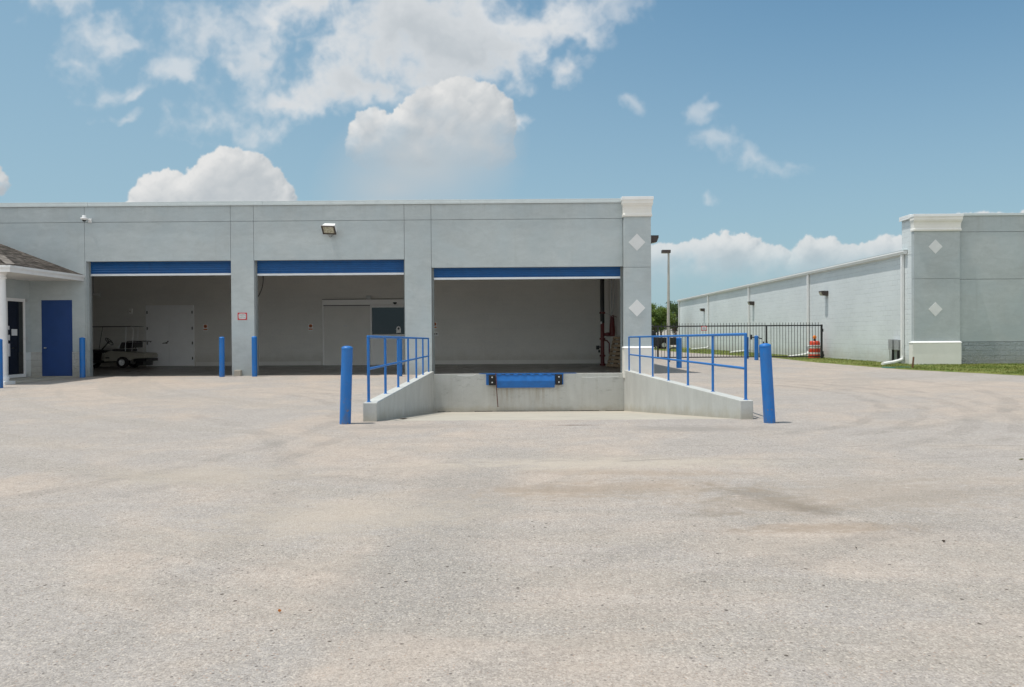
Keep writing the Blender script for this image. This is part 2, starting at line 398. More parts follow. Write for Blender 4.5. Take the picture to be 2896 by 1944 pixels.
M['rooffelt']=varied('flat_roof',(.35,.35,.34),.9)
M['brown']=varied('stake_wood',(.14,.06,.03),.8,amt=.3)
M['hose']=varied('hose_green',(.03,.18,.16),.5)
M['cream']=varied('cart_body',(.33,.31,.26),.35,amt=.08,bump=0)
M['canopy']=varied('cart_canopy',(.16,.155,.14),.5,bump=0)
M['seat']=varied('cart_vinyl',(.03,.03,.032),.5,bump=.1)
M['red']=varied('red_pipe_paint',(.12,.012,.012),.45,amt=.2,scale=8,bump=.1)
M['signred']=varied('sign_red',(.50,.012,.02),.4,amt=.04,bump=0)
M['signwhite']=varied('sign_white',(.68,.685,.68),.4,amt=.03,bump=0)
M['ink']=varied('sign_ink',(.06,.05,.05),.5,bump=0)
M['orangesign']=varied('notice_orange',(.70,.20,.04),.5,bump=0)
M['drum']=varied('drum_orange',(.60,.055,.018),.5,amt=.1,scale=4,bump=.05)
M['reflect']=varied('drum_reflector',(.75,.72,.68),.35,bump=0)
M['amber']=varied('amber_lens',(.9,.25,.02),.2,bump=0)
M['wood']=varied('pallet_wood',(.32,.235,.15),.8,amt=.25,scale=7,fine=40,bump=.3)
M['lens'],_N=mat('lamp_lens',(.42,.40,.30),.25,0,.5)
_P=_N.obj(); _w=_N.noise(_N.pos(),22,4,.6); _N.put(_N.b.inputs['Base Color'],_N.mix(_N.ss(_w,.35,.65),(.30,.28,.2),(.55,.53,.42)))
def glassmat(name,col=(.012,.014,.016)):
    m,N=mat(name,col,.03,0,.6); n=N.noise(N.pos(),1.3,2,.5); N.put(N.b.inputs['Normal'],N.bump(n,.04,.02)); return m
M['glass']=glassmat('dark_glass')
# concrete block (side wall) in Y/Z plane
def blockwall(name,col,axis='y',bw=.4064,bh=.2032,mort=.010,bump=.6,contrast=.80,rough_face=False):
    m,N=mat(name,col,.85,0,.25); P=N.pos(); x,y,z=N.sep(P)
    u=y if axis=='y' else x
    b=N.n.new('ShaderNodeTexBrick'); N.put(b.inputs['Vector'],N.comb(u,N.math('ADD',z,.02),0)); b.offset=.5; b.squash=1
    N.put(b.inputs['Scale'],1); N.put(b.inputs['Brick Width'],bw); N.put(b.inputs['Row Height'],bh); N.put(b.inputs['Mortar Size'],mort)
    N.put(b.inputs['Mortar Smooth'],.3); N.put(b.inputs['Bias'],0)
    N.put(b.inputs['Color1'],(1,1,1)); N.put(b.inputs['Color2'],(.965,.97,.975)); N.put(b.inputs['Mortar'],(contrast,contrast,contrast))
    big=N.noise(P,.4,5,.6); fine=N.noise(P,28,4,.6)
    # only some joints read, others are painted over
    patch=N.ss(N.noise(N.vm('MULTIPLY',P,(1,1,4)),.9,5,.6),.40,.60)
    c=N.mix(patch,col,N.mix(1,col,b.outputs['Color'],'MULTIPLY'))
    k=N.math('MULTIPLY',N.ss(big,.3,.7,.95,1.05,'LINEAR'),N.ss(fine,.3,.7,.96,1.04,'LINEAR'))
    c=N.mix(1,c,N.comb(k,k,k),'MULTIPLY')
    # splash-back dirt near the ground
    low=N.ss(N.math('ADD',z,N.math('MULTIPLY',N.noise(P,2.5,6,.7),-.8)),-.1,.55,.32,0)
    c=N.mix(low,c,(.34,.30,.21))
    N.put(N.b.inputs['Base Color'],c)
    h=N.math('MULTIPLY',b.outputs['Fac'],-1.)
    if rough_face:
        rf=N.noise(P,11,8,.75); vr=N.voro(P,26,'Distance')
        h=N.math('ADD',h,N.math('ADD',N.math('MULTIPLY',rf,3.2),N.math('MULTIPLY',vr,.9)))
        wear=N.ss(N.noise(N.vm('ADD',P,(2,5,8)),6,9,.75),.60,.66,0,.75 if rough_face=='worn' else .3)
        gate=N.ss(z,.45,.95,1,0) if rough_face=='worn' else 1
        c=N.mix(N.math('MULTIPLY',wear,gate),c,(.72,.74,.75)); N.put(N.b.inputs['Base Color'],c)
    else: h=N.math('ADD',h,N.math('MULTIPLY',fine,.35))
    N.put(N.b.inputs['Normal'],N.bump(h,bump,.012 if not rough_face else .03))
    return m
M['cmu']=blockwall('painted_block_wall',(.64,.68,.685),'y')
M['cmu_end']=blockwall('painted_block_return',(.64,.68,.685),'y')
M['split']=blockwall('split_face_block',(.60,.60,.57),'x',mort=.008,bump=.9,contrast=.6,rough_face=True)
M['split_r']=blockwall('split_face_block_annex',(.40,.44,.46),'x',mort=.006,bump=1,contrast=.75,rough_face='worn')
M['inblock']=blockwall('interior_painted_block',(.74,.73,.69),'x',mort=.007,bump=.2,contrast=.93)
# concrete of dock
def concrete(name,col,streaks=True,dirtlow=None,face=False):
    m,N=mat(name,col,.85,0,.3); P=N.pos(); x,y,z=N.sep(P)
    big=N.noise(P,1.1,6,.65,.4); fine=N.noise(P,30,6,.7)
    k=N.math('MULTIPLY',N.ss(big,.3,.7,.88,1.08,'LINEAR'),N.ss(fine,.3,.7,.95,1.05,'LINEAR'))
    c=N.mix(1,col,N.comb(k,k,k),'MULTIPLY')
    if streaks:
        s1=N.noise(N.vm('MULTIPLY',P,(9,9,.5)),1,7,.65); c=N.mix(N.ss(s1,.5,.72,0,.24),c,(col[0]*.70,col[1]*.64,col[2]*.55))
        s2=N.noise(N.vm('MULTIPLY',N.vm('ADD',P,(3,3,0)),(14,14,.3)),1,5,.6); c=N.mix(N.ss(s2,.58,.75,0,.18),c,(min(1,col[0]*1.25),min(1,col[1]*1.25),min(1,col[2]*1.2)))
        # ochre stain rising from the slab
        zz_=N.math('ADD',z,N.math('MULTIPLY',y,.085)); lo=N.ss(N.math('ADD',zz_,N.math('MULTIPLY',N.noise(P,3,6,.7),-.5)),.92,1.18,.40,0)
        if dirtlow: c=N.mix(lo,c,(.30,.25,.15))
        if face:
            fx=N.math('MULTIPLY',N.ss(x,-1.2,-.7),N.ss(x,1.1,1.5,1,0)); sv=N.noise(N.vm('MULTIPLY',N.vm('ADD',P,(1,1,0)),(6,6,.45)),1,7,.7)
            c=N.mix(N.math('MULTIPLY',fx,N.math('MULTIPLY',N.ss(sv,.42,.62,0,.55),N.ss(z,-.9,-.15,.25,1))),c,(.30,.235,.155))
            rub=N.math('MULTIPLY',N.ss(N.noise(N.vm('MULTIPLY',P,(1.6,1.6,3.5)),1.5,8,.72),.55,.68,0,.5),N.ss(z,-1,.1,.4,1)); c=N.mix(rub,c,(.20,.195,.18))
    N.put(N.b.inputs['Base Color'],c)
    N.put(N.b.inputs['Normal'],N.bump(N.math('ADD',fine,N.math('MULTIPLY',big,.5)),.35,.008))
    return m
M['concrete']=concrete('dock_concrete',(.49,.495,.47),dirtlow=True)
M['dockface']=concrete('dock_face_concrete',(.49,.495,.47),dirtlow=True,face=True)
M['slab']=concrete('ramp_concrete',(.43,.39,.325),streaks=False)
M['plainconc']=concrete('weathered_concrete',(.42,.39,.33),streaks=False)
# ------------------------------------------------------------------ ground material
def groundmat():
    m,N=mat('worn_shell_asphalt',(.4,.38,.35),.93,0,.12); P=N.pos(); x,y,z=N.sep(P)
    P2=N.comb(x,y,0)
    warm=(.402,.338,.288); cool=(.345,.315,.294); 
    a=N.noise(P2,.16,6,.6,.7); b=N.noise(P2,.62,7,.62,.9); c_=N.noise(P2,2.6,6,.65,.5)
    f=N.math('ADD',N.math('MULTIPLY',a,.62),N.math('MULTIPLY',b,.38))
    pw=N.ss(f,.44,.57)
    col=N.mix(pw,cool,warm)
    k=N.math('MULTIPLY',N.ss(c_,.3,.7,.93,1.06,'LINEAR'),N.ss(b,.3,.7,.95,1.05,'LINEAR'))
    col=N.mix(1,col,N.comb(k,k,k),'MULTIPLY')
    # sweeping tyre arcs, stretched noise in polar space round two turning centres
    def arcs(cx,cy,sc,lo,hi,amt,colr,col):
        dx=N.math('SUBTRACT',x,cx); dy=N.math('SUBTRACT',y,cy)
        r=N.math('SQRT',N.math('ADD',N.math('MULTIPLY',dx,dx),N.math('MULTIPLY',dy,dy))); t=N.math('ARCTAN2',dy,dx)
        v=N.comb(N.math('MULTIPLY',r,sc),N.math('MULTIPLY',t,1.3),cx)
        return N.mix(N.ss(N.noise(v,1,5,.6,.35),lo,hi,0,amt),col,colr)
    col=arcs(-3,26,1.5,.54,.64,.34,(.30,.275,.25),col)
    col=arcs(9,2,1.9,.56,.66,.32,(.29,.265,.235),col)
    col=arcs(5.5,30,1.4,.54,.62,.42,(.30,.272,.24),col)
    # individual tyre tracks: parts of circles, broken up by noise
    brk=N.ss(N.noise(P2,1.1,5,.6),.36,.60); rag=N.math('MULTIPLY_ADD',N.noise(P2,1.3,4,.6),.5,-.25)
    def track(cx,cy,R,wd,lo,hi,amt,col):
        dx=N.math('SUBTRACT',x,cx); dy=N.math('SUBTRACT',y,cy); r=N.math('SQRT',N.math('ADD',N.math('MULTIPLY',dx,dx),N.math('MULTIPLY',dy,dy))); t=N.math('ARCTAN2',dy,dx)
        d=N.math('ABSOLUTE',N.math('ADD',N.math('SUBTRACT',r,R),rag))
        e=N.math('MULTIPLY',N.ss(d,wd*.5,wd,1,0),N.math('MULTIPLY',N.ss(t,lo,lo+.25),N.ss(t,hi-.25,hi,1,0)))
        return N.mix(N.math('MULTIPLY',N.math('MULTIPLY',e,brk),min(amt*1.3,.8)),col,(.225,.205,.187))
    for (cx,cy,R,wd,lo,hi,amt) in ((0,17,7.2,.16,-1.2,.8,.42),(0,17,7.8,.14,-1.2,.8,.36),(-.5,17,9.0,.18,-1.1,.9,.34),(-.5,17,9.6,.14,-1.1,.9,.3),(1,20,9.8,.2,-1.3,.5,.3),
        (-12,12,9,.16,-.9,.9,.34),(-12,12,9.7,.16,-.9,.9,.3),(-14,5,12,.2,-.4,1.0,.3),(8,-4,11,.2,1.2,2.5,.3),(8,-4,11.7,.16,1.2,2.5,.26),(-4,-6,14,.22,.8,2.0,.28),(13,24,7,.16,2.0,4.0,.3)):
        col=track(cx,cy,R,wd,lo,hi,amt,col)
    # worn band running toward the dock
    ub=N.math('ADD',N.math('SUBTRACT',x,-.55),N.math('MULTIPLY',N.math('SUBTRACT',y,6),-.05)); ub=N.math('ADD',ub,N.math('MULTIPLY',rag,1.2))
    col=N.mix(N.math('MULTIPLY',N.ss(N.math('ABSOLUTE',ub),.15,.7,.55,0),N.math('MULTIPLY',N.ss(y,3.2,4.5),N.ss(y,7.5,10,1,0))),col,(.25,.235,.22))
    # stones: exposed aggregate
    smooth=N.ss(N.math('ADD',pw,N.math('MULTIPLY',c_,.5)),.75,1.25,1,.25)
    vc=N.voro(P2,118,'Color'); sr,sg,sb=N.sep(vc)
    col2=N.mix(N.ss(sr,0,1,.06,.5,'LINEAR'),col,N.mix(sg,(.14,.12,.10),(.60,.535,.46)))
    col=N.mix(N.math('MULTIPLY_ADD',smooth,.5,.5),col,col2)
    v2=N.voro(P2,88,'Color'); r2,g2,b2=N.sep(v2)
    col=N.mix(N.math('MULTIPLY',N.math('GREATER_THAN',r2,.972),N.math('MULTIPLY_ADD',smooth,.45,.1)),col,(.52,.46,.39))
    for sc_,am in ((9,.07),(24,.10),(52,.16)):
        q_=N.ss(N.noise(P2,sc_,3,.7),.3,.7,1-am,1+am,'LINEAR'); col=N.mix(1,col,N.comb(q_,q_,q_),'MULTIPLY')
    # dark pits
    def pits(sc,th,rad,amt,c,col):
        d=N.voro(P2,sc,'Distance'); q=N.sep(N.voro(P2,sc,'Color'))[0]
        return N.mix(N.math('MULTIPLY',N.ss(d,rad,rad*.55,0,amt),N.math('MULTIPLY',N.math('GREATER_THAN',q,th),N.math('MULTIPLY_ADD',smooth,.4,.6))),col,c)
    col=pits(24,.68,.22,.8,(.11,.095,.085),col)
    col=pits(9,.80,.13,.9,(.075,.06,.05),col)
    col=pits(48,.5,.32,.42,(.20,.16,.13),col)
    col=pits(52,.88,.34,.40,(.34,.19,.115),col)
    # stains with their own outline
    def stain(cx,cy,rx,ry,ang,amt,colr,col,rag=1.7):
        dx=N.math('SUBTRACT',x,cx); dy=N.math('SUBTRACT',y,cy); ca,sa=math.cos(ang),math.sin(ang)
        u=N.math('ADD',N.math('MULTIPLY',dx,ca/rx),N.math('MULTIPLY',dy,sa/rx)); v=N.math('ADD',N.math('MULTIPLY',dx,-sa/ry),N.math('MULTIPLY',dy,ca/ry))
        l=N.math('SQRT',N.math('ADD',N.math('MULTIPLY',u,u),N.math('MULTIPLY',v,v)))
        nn=N.math('ADD',N.math('MULTIPLY',N.noise(N.vm('MULTIPLY',P2,(1,1.8,1)),2.1,9,.72,1.4),.7),N.math('MULTIPLY',N.noise(P2,9,6,.7,.6),.3))
        return N.mix(N.ss(N.math('ADD',l,N.math('MULTIPLY_ADD',nn,rag*2,-rag)),.15,1.05,amt,0),col,colr)
    col=stain(2.10,7.0,.60,.33,-.75,.52,(.15,.13,.105),col)
    col=stain(2.36,6.45,.42,.22,-.9,.6,(.14,.12,.095),col)
    col=stain(1.62,6.25,.40,.12,.0,.4,(.20,.165,.13),col)
    col=stain(2.0,6.55,.95,.5,.1,.35,(.26,.205,.15),col)
    col=stain(2.3,5.80,1.1,.20,.06,.5,(.25,.19,.135),col)
    col=stain(.9,7.25,1.7,.50,.08,.5,(.29,.225,.165),col)
    col=stain(1.2,8.05,1.5,.25,-.1,.4,(.30,.235,.175),col)
    col=stain(3.3,7.0,1.7,.9,.2,.45,(.30,.25,.2),col)
    col=stain(-1.4,6.2,1.6,.9,.2,.5,(.42,.36,.295),col)
    col=stain(-3.2,8.0,1.5,.7,.0,.5,(.42,.36,.295),col)
    col=stain(.9,8.6,2.6,.5,.0,.6,(.46,.40,.33),col)
    col=stain(2.7,11.5,1.5,.5,0,.7,(.26,.235,.21),col)
    col=stain(.9,12.0,.5,.05,0,.95,(.10,.06,.035),col,.5)
    col=stain(-1.7,11.9,1.4,.4,.1,.6,(.27,.245,.22),col)
    col=stain(9.5,22,3,.5,.3,.5,(.30,.272,.24),col)
    # long seams of the paving
    for (sx,sy,ang,lo,hi) in ((0,8.75,.03,-2,7),(1.0,9.9,-.045,-1,12),(-4,7.6,.05,-9,-1)):
        ca,sa=math.cos(ang),math.sin(ang); dx=N.math('SUBTRACT',x,sx); dy=N.math('SUBTRACT',y,sy)
        u=N.math('ADD',N.math('MULTIPLY',dx,ca),N.math('MULTIPLY',dy,sa)); v=N.math('ADD',N.math('MULTIPLY',dx,-sa),N.math('MULTIPLY',dy,ca))
        v=N.math('ADD',v,N.math('MULTIPLY_ADD',N.noise(P2,.7,4,.6),.7,-.35))
        e=N.math('MULTIPLY',N.ss(N.math('ABSOLUTE',v),.010,.045,.8,0),N.math('MULTIPLY',N.ss(u,lo,lo+1.5),N.ss(u,hi-1.5,hi,1,0)))
        e=N.math('MULTIPLY',e,N.ss(N.noise(P2,1.7,4,.6),.42,.6))
        col=N.mix(e,col,(.28,.25,.22))
    N.put(N.b.inputs['Base Color'],col)
    h=N.math('ADD',N.math('MULTIPLY',N.voro(P2,118,'Distance'),-.9),N.math('MULTIPLY',N.noise(P2,55,4,.7),1.0))
    nb=N.bump(h,.55,.005); N.put(N.b.inputs['Normal'],N.bump(N.noise(P2,3.5,5,.6),.25,.02,nb))
    return m
M['ground']=groundmat()
def grassmat():
    m,N=mat('lawn_grass',(.1,.15,.03),.8,0,.2); P=N.pos()
    a=N.noise(P,1.1,5,.6,.4); b=N.noise(P,9,4,.6)
    c=N.mix(N.ss(a,.35,.65),(.095,.145,.025),(.17,.18,.045)); c=N.mix(N.ss(b,.45,.75,0,.6),c,(.30,.27,.10)); N.put(N.b.inputs['Base Color'],c)
    return m
M['grass']=grassmat()
# ------------------------------------------------------------------ ground
g=MB()
LX0,LX1=-2.40,-2.84; RX0,RX1=3.70,3.60
PF,PB=12.7,25.36
def gz(y): return 0 if y<0 else (.24*y/25.4 if y<25.4 else .24)
rows=[-120,0,PF,25.4,60,1500]
for i in range(len(rows)-1):
    y0,y1=rows[i],rows[i+1]; z0,z1=gz(y0),gz(y1)
    if y0==PF:
        g.quad((-1500,y0,z0),(LX0,y0,z0),(LX1,y1,z1),(-1500,y1,z1)); g.quad((RX0,y0,z0),(1500,y0,z0),(1500,y1,z1),(RX1,y1,z1))
    else: g.quad((-1500,y0,z0),(1500,y0,z0),(1500,y1,z1),(-1500,y1,z1))
tag(g.build('ground',M['ground']),kind='structure')
# truck ramp slab, cast in panels
r=MB(); zf=gz(PF)-.004; zb=-.985
r.quad((-2.5,PF,zf),(3.9,PF,zf),(3.9,PB+.1,zb),(-2.9,PB+.1,zb))
tag(r.build('ramp',M['slab']),kind='structure')
# thin asphalt lip overlapping the slab edge is the same sheet; crack lines in the slab
def rz(y): return zf+(zb-zf)*(y-PF)/(PB+.1-PF)
# ------------------------------------------------------------------ main building
YF=25.4; FL=.25; TOP=5.83; JZ=5.27
B=empty('storage_building',(-6,YF,.24),'long pale grey stucco storage building with three open roll-up loading bays','building')
bays=[(-14.03,-9.31,4.0),(-8.55,-3.64,4.0),(-2.75,3.44,3.72)]
G_=.0055
f=MB(); j=MB(); T1=YF; T2=YF+.2
xs=[(-26,-14.065)]
# parapet band panels (above the joint) and wall panels below it
vx=[-30,-22.5,-14.065,-9.30,-8.545,-3.64,-2.765,3.46]
for a,b in zip(vx[:-1],vx[1:]): f.box(a+G_,b-G_,T1,T2,JZ+G_,TOP)
f.box(-30,-22.5-G_,T1,T2,FL-.3,JZ-G_)
f.box(-22.5+G_,-16.42,T1,T2,1.06,JZ-G_)
DX0,DX1=-15.51,-14.50; DZ=2.75
f.box(-16.42,DX0,T1,T2,1.06,JZ-G_); f.box(DX0,DX1,T1,T2,DZ,JZ-G_); f.box(DX1,-14.065-G_,T1,T2,1.06,JZ-G_)
f.box(-14.065+G_,-9.30-G_,T1,T2,4.0,JZ-G_)
f.box(-14.065+G_,-14.03,T1,T2,1.06,4.0)
f.box(-9.30+G_,-8.545-G_,T1,T2,.1,JZ-G_)
f.box(-8.545+G_,-3.64-G_,T1,T2,4.0,JZ-G_)
f.box(-3.64+G_,-2.765-G_,T1,T2,.1,JZ-G_)
f.box(-2.765+G_,3.46-G_,T1,T2,3.72,JZ-G_)
f.box(-14.06,-14.03,T1,T2,FL-.2,1.05)
f.build('front_wall',M['stucco'],B)
# dark backing seen in the joints
j.box(-30,3.46,T2-.002,T2+.12,JZ-.3,TOP-.02)
for a in (-22.5,): j.box(a-.1,a+.1,T2-.002,T2+.1,.3,JZ)
for a,b in ((-14.2,-14.04),(-9.31,-8.55),(-3.64,-2.76)): j.box(a+.02,b-.02,T2-.002,T2+.1,.3,JZ-.3)
j.build('joint_backing',M['joint'],B)
# split face plinth left of the bays
s=MB(); s.box(-30,DX0,T1-.03,T2,.1,1.055); s.box(DX1,-14.062,T1-.03,T2,.1,1.055); s.build('block_plinth',M['split'],B)
# coping in lengths
c=MB(); cx=[-30,-18.9,-12.2,-9.4,-5.6,-2.0,1.0,3.52]
cx=[-30,-16.82,-12.55,-9.0+.8-.9,-4.95,-1.75,3.5]
cx=[-30,X(0,YF,470),X(201,YF,466),X(412,YF,462),X(600,YF,460),X(834,YF,457),X(1050,YF,455),3.5]
for i,(a,b) in enumerate(zip(cx[:-1],cx[1:])):
    dz=.006*(i%2); c.box(a+.002,b-.002,YF-.035-.004*(i%2),YF+.36,TOP+.004,TOP+.085+dz)
    c.box(a+.002,b-.002,YF-.040-.004*(i%2),YF-.030,TOP-.05,TOP+.02)
c.build('coping',M['coping'],B,bevel=.004)
# shell: right side wall, back, left, roof
s=MB(); s.box(4.12,4.34,YF+.02,62,.1,TOP-.1); s.box(-30,4.3,61.7,62,.1,5.7); s.build('side_wall',M['stucco'],B)
s=MB(); s.box(-30,4.04,YF+.2,61.7,5.2,5.35); s.build('roof',M['rooffelt'],B)
# inner rooms
BY=34.2
def atb(x,y): return at(x,y,BY)
s=MB(); s.box(-20,4.04,BY,BY+.15,FL-.01,4.9); s.build('back_wall',M['inblock'],B)
s=MB(); s.box(4.05,4.115,YF+.32,BY+.15,FL-.01,4.9); s.build('inner_side_wall',M['inwall'],B)
s=MB(); s.box(-20.15,-20,YF+.32,BY+.15,FL-.01,4.9); s.build('inner_side_wall',M['inwall'],B)
s=MB(); s.box(-20,4.04,YF+.33,BY,4.9,5.0); s.build('ceiling',M['ceil'],B)
s=MB(); s.box(-20,4.04,YF+.002,BY,-.05,FL); s.build('bay_floor',M['infloor'],B)
# inner face of front wall (lintels / returns), dark
s=MB()
for (a,b,z) in bays: s.box(a,b,YF+.42,YF+.5,z,4.9)
s.build('inner_lintel',M['inwall'],B)
# base board line on the back wall
s=MB(); s.box(atb(447,800).x,atb(733,800).x,BY-.012,BY,FL,FL+.17); s.build('baseboard',M['inwall'],B)
s=MB(); s.box(-4.2,4.04,BY-.012,BY,FL,FL+.17); s.build('baseboard',M['inwall'],B)
# dock face
s=MB(); s.box(-2.80,3.66,YF,YF+.25,-1.3,FL+.002); s.build('dock_wall',M['dockface'],B,bevel=.01)
s=MB(); xx=-2.6
while xx<3.6:
    w9=random.uniform(.15,.5); s.box(xx,min(xx+w9,3.6),YF-.012-random.uniform(0,.01),YF+.01,-1.0,-.975+random.uniform(0,.018)); xx+=w9
s.build('base_joint',M['rubber'],B)
# hairline repairs near the dock edge
for pts in ([(-1.95,.215),(-1.78,.195),(-1.6,.19),(-1.45,.20),(-1.35,.235)],[(2.1,.13),(2.4,.12),(2.7,.135),(2.95,.125),(3.3,.145)]):
    s=MB()
    for (a,b),(c1,d1) in zip(pts[:-1],pts[1:]): s.bar((a,YF-.001,b),(c1,YF-.001,d1),.004,.014)
    s.build('patch_line',M['white'],B)
# jamb guides and shutters
def shutter(a,b,z0,zt):
    root=MB(); L=z0-zt
    prof=[]; n=int((zt-z0-.06)/.062)+2; y=YF+.225
    pts=[]; zc=zt
    while zc>z0+.075:
        pts+= [(y,zc),(y-.014,zc-.012),(y-.022,zc-.042),(y-.004,zc-.062)]; zc-=.078
    pts.append((y,z0+.07))
    for p,q in zip(pts[:-1],pts[1:]): root.quad((a,p[0],p[1]),(b,p[0],p[1]),(b,q[0],q[1]),(a,q[0],q[1]))
    o=root.build('roller_shutter',M['shutter'],B)
    e=MB(); e.box(a,b,y-.035,y+.02,z0,z0+.07); e.box(a,b,y-.05,y-.036,z0,z0+.012); e.build('bottom_bar',M['alu'],o,bevel=.004)
    t=MB(); t.box(a-.01,a+.045,y-.05,y+.04,FL,zt+.2); t.build('guide_rail',M['joint'],o)
    t=MB(); t.box(b-.045,b+.01,y-.05,y+.04,FL,zt+.2); t.build('guide_rail',M['joint'],o)
shutter(-14.03,-9.31,3.535,4.02); shutter(-8.55,-3.64,3.51,4.02); shutter(-2.75,3.44,3.335,3.74)
# corner pilaster
def pilaster(parent,x0,x1,y0,yb,zb,zc,zt,name='pilaster',stm='stucco',blk=(.05,.05),zblk=1.10,dia=(),halfd=.28,joint=None):
    p=MB()
    if joint: p.box(x0,x1,y0,yb,zb+.1,joint-.006); p.box(x0,x1,y0,yb,joint+.006,zc+.05); 
    else: p.box(x0,x1,y0,yb,zb+.1,zc+.05)
    o=p.build(name,M[stm],parent)
    if joint: q=MB(); q.box(x0+.02,x1-.02,y0+.02,yb,joint-.05,joint+.05); q.build('joint_strip',M['joint'],o)
    # moulded cap: profile in offset d (outwards) by height
    Hc=zt-zc; pr=[(.03,0),(.055,.0),(.06,.10*Hc),(.045,.16*Hc),(.035,.20*Hc),(.035,.42*Hc),(.05,.56*Hc),(.085,.66*Hc),(.09,.72*Hc),(.105,.73*Hc),(.105,.97*Hc),(.0,.97*Hc)]
    c=MB(); prev=None
    for d,h in pr:
        ring=[c.bm.verts.new(v) for v in ((x0-d*.55,y0-d,zc+h),(x1+d*.55,y0-d,zc+h),(x1+d*.55,yb+.02,zc+h),(x0-d*.55,yb+.02,zc+h))]
        if prev:
            for i in range(4): c.bm.faces.new((prev[i],prev[(i+1)%4],ring[(i+1)%4],ring[i]))
        else: c.bm.faces.new(list(reversed(ring)))
        prev=ring
    c.bm.faces.new(prev)
    k=c.build('cap',M['trim'],o)
    t=MB(); t.box(x0-.075,x1+.075,y0-.125,yb+.1,zt-.03*Hc-.02,zt+.07); t.build('cap_flashing',M['white'],k,bevel=.006)
    bl=MB(); bl.box(x0-blk[0],x1+blk[1],y0-.07,yb,zb,zblk-.03); bl.build('base_block',M['trim'],o,bevel=.012)
    bl=MB(); 
    v=[(x0-blk[0]-.02,y0-.09,zblk-.03),(x1+blk[1]+.02,y0-.09,zblk-.03),(x1+blk[1]+.02,yb,zblk-.03),(x0-blk[0]-.02,yb,zblk-.03)]
    t_=[(x0,y0,zblk+.02),(x1,y0,zblk+.02),(x1,yb,zblk+.02),(x0,yb,zblk+.02)]
    for i in range(4): bl.quad(v[i],v[(i+1)%4],t_[(i+1)%4],t_[i])
    bl.quad(*reversed(v)); bl.build('base_ledge',M['white'],o)
    for (dx,dz) in dia:
        d=MB(); hh=halfd
        poly=[(dx-hh,y0-.008,dz),(dx,y0-.008,dz-hh*1.02),(dx+hh,y0-.008,dz),(dx,y0-.008,dz+hh*1.02)]
        d.prism(poly,(0,0,0),(0,.008,0)); d.build('diamond_panel',M['diamond'],o)
    return o
PY=YF-.18
pilaster(B,3.47,4.34,PY,YF+.3,.10,5.30,5.86,dia=[(X(1453,PY,553),Z(1453,553,PY)),(X(1453,PY,703),Z(1453,703,PY))],halfd=.272,zblk=1.10,joint=Z(1440,610,PY),blk=(.03,.07))
# blue man-door
d=MB(); d.box(DX0,DX1,YF+.005,YF+.10,FL,DZ); 
o=d.build('door_frame',M['bluedoor'],B)
d=MB(); d.box(DX0+.055,DX1-.055,YF-.012,YF+.004,FL+.03,DZ-.055); dd=d.build('entry_door',M['bluedoor'],B,bevel=.004)
k=MB(); k.tube([(DX0+.15,YF-.075,1.19),(DX0+.15,YF-.01,1.19)],[.028,.02],12); k.lathe((DX0+.15,YF-.085,1.165),[(.01,0),(.03,.012),(.034,.025),(.03,.04),(.01,.05)],12); k.build('knob',M['steel'],dd)
k=MB(); k.box(DX0-.02,DX1+.02,YF-.10,YF+.01,FL-.05,FL+.02); k.build('threshold',M['plainconc'],B)
# interior door, double
def idoor():
    z1=atb(390,700).z; z0=FL; xa,xm,xb=atb(337,760).x,atb(387,760).x,atb(440,760).x
    fr=MB(); fr.box(xa-.05,xb+.05,BY-.05,BY+.01,z1,z1+.06); fr.box(xa-.06,xa,BY-.05,BY+.01,z0,z1); fr.box(xb,xb+.06,BY-.05,BY+.01,z0,z1); F=fr.build('double_door_frame',M['indoor'],B)
    for a,b,s_ in ((xa+.004,xm-.006,-1),(xm+.006,xb-.004,1)):
        l=MB(); l.box(a,b,BY-.045,BY+.01,z0+.015,z1-.006); L=l.build('door_leaf',M['indoor'],F)
        for hz in (.28,.95,1.6,2.3):
            h=MB(); e=a if s_<0 else b; h.box(e-.02,e+.02,BY-.065,BY-.046,z0+hz,z0+hz+.12); h.build('hinge',M['black'],L)
        if s_<0:
            h=MB(); h.tube([(b-.10,BY-.05,1.27),(b-.10,BY-.11,1.27)],.035,10); h.bar((b-.08,BY-.11,1.27),(b-.26,BY-.11,1.255),.025,.03); h.tube([(b-.05,BY-.05,1.33),(b-.05,BY-.07,1.33)],.03,10); h.build('lever_handle',M['black'],L)
idoor()
# sliding door with header track
xa=atb(740,760).x; zt=atb(800,697).z; zh=atb(800,684).z; xb=atb(846,760).x; xr=atb(955,760).x
s=MB(); s.box(xa-.06,xr,BY-.12,BY,zt+.01,zh); S=s.build('door_header',M['inwhite'],B,bevel=.006)
s=MB(); s.box(xa,xb+.02,BY-.07,BY,FL+.02,zt+.008); s.build('sliding_door',M['inwall'],S)
s=MB(); s.box(xa-.004,xb+.02,BY-.112,BY-.071,zt-.022,zt+.008); s.box(xa-.06,xr,BY-.125,BY,zh+.001,zh+.022); s.build('shadow_strip',M['black'],S)  # black strips standing in for the header's shadow line and the door gap
s=MB(); s.box(xa-.06,xa-.004,BY-.10,BY,FL,zt); s.box(xa,xb,BY-.075,BY-.005,FL,FL+.018); s.build('track_post',M['inwhite'],S)
s=MB(); s.box(atb(837,680).x,atb(847,680).x,BY-.14,BY,zh+.003,zh+.17); s.build('sensor_box',M['steel'],S)
s=MB(); s.lathe((atb(902,691).x,BY-.13,atb(902,695).z),[(.02,0),(.06,.02),(.085,.06),(.085,.09)],14); s.build('motion_sensor',M['black'],S)
s=MB(); a=atb(788,744); s.box(a.x-.07,a.x+.09,BY-.078,BY-.071,a.z-.03,a.z+.03); s.build('door_label',M['signwhite'],S)
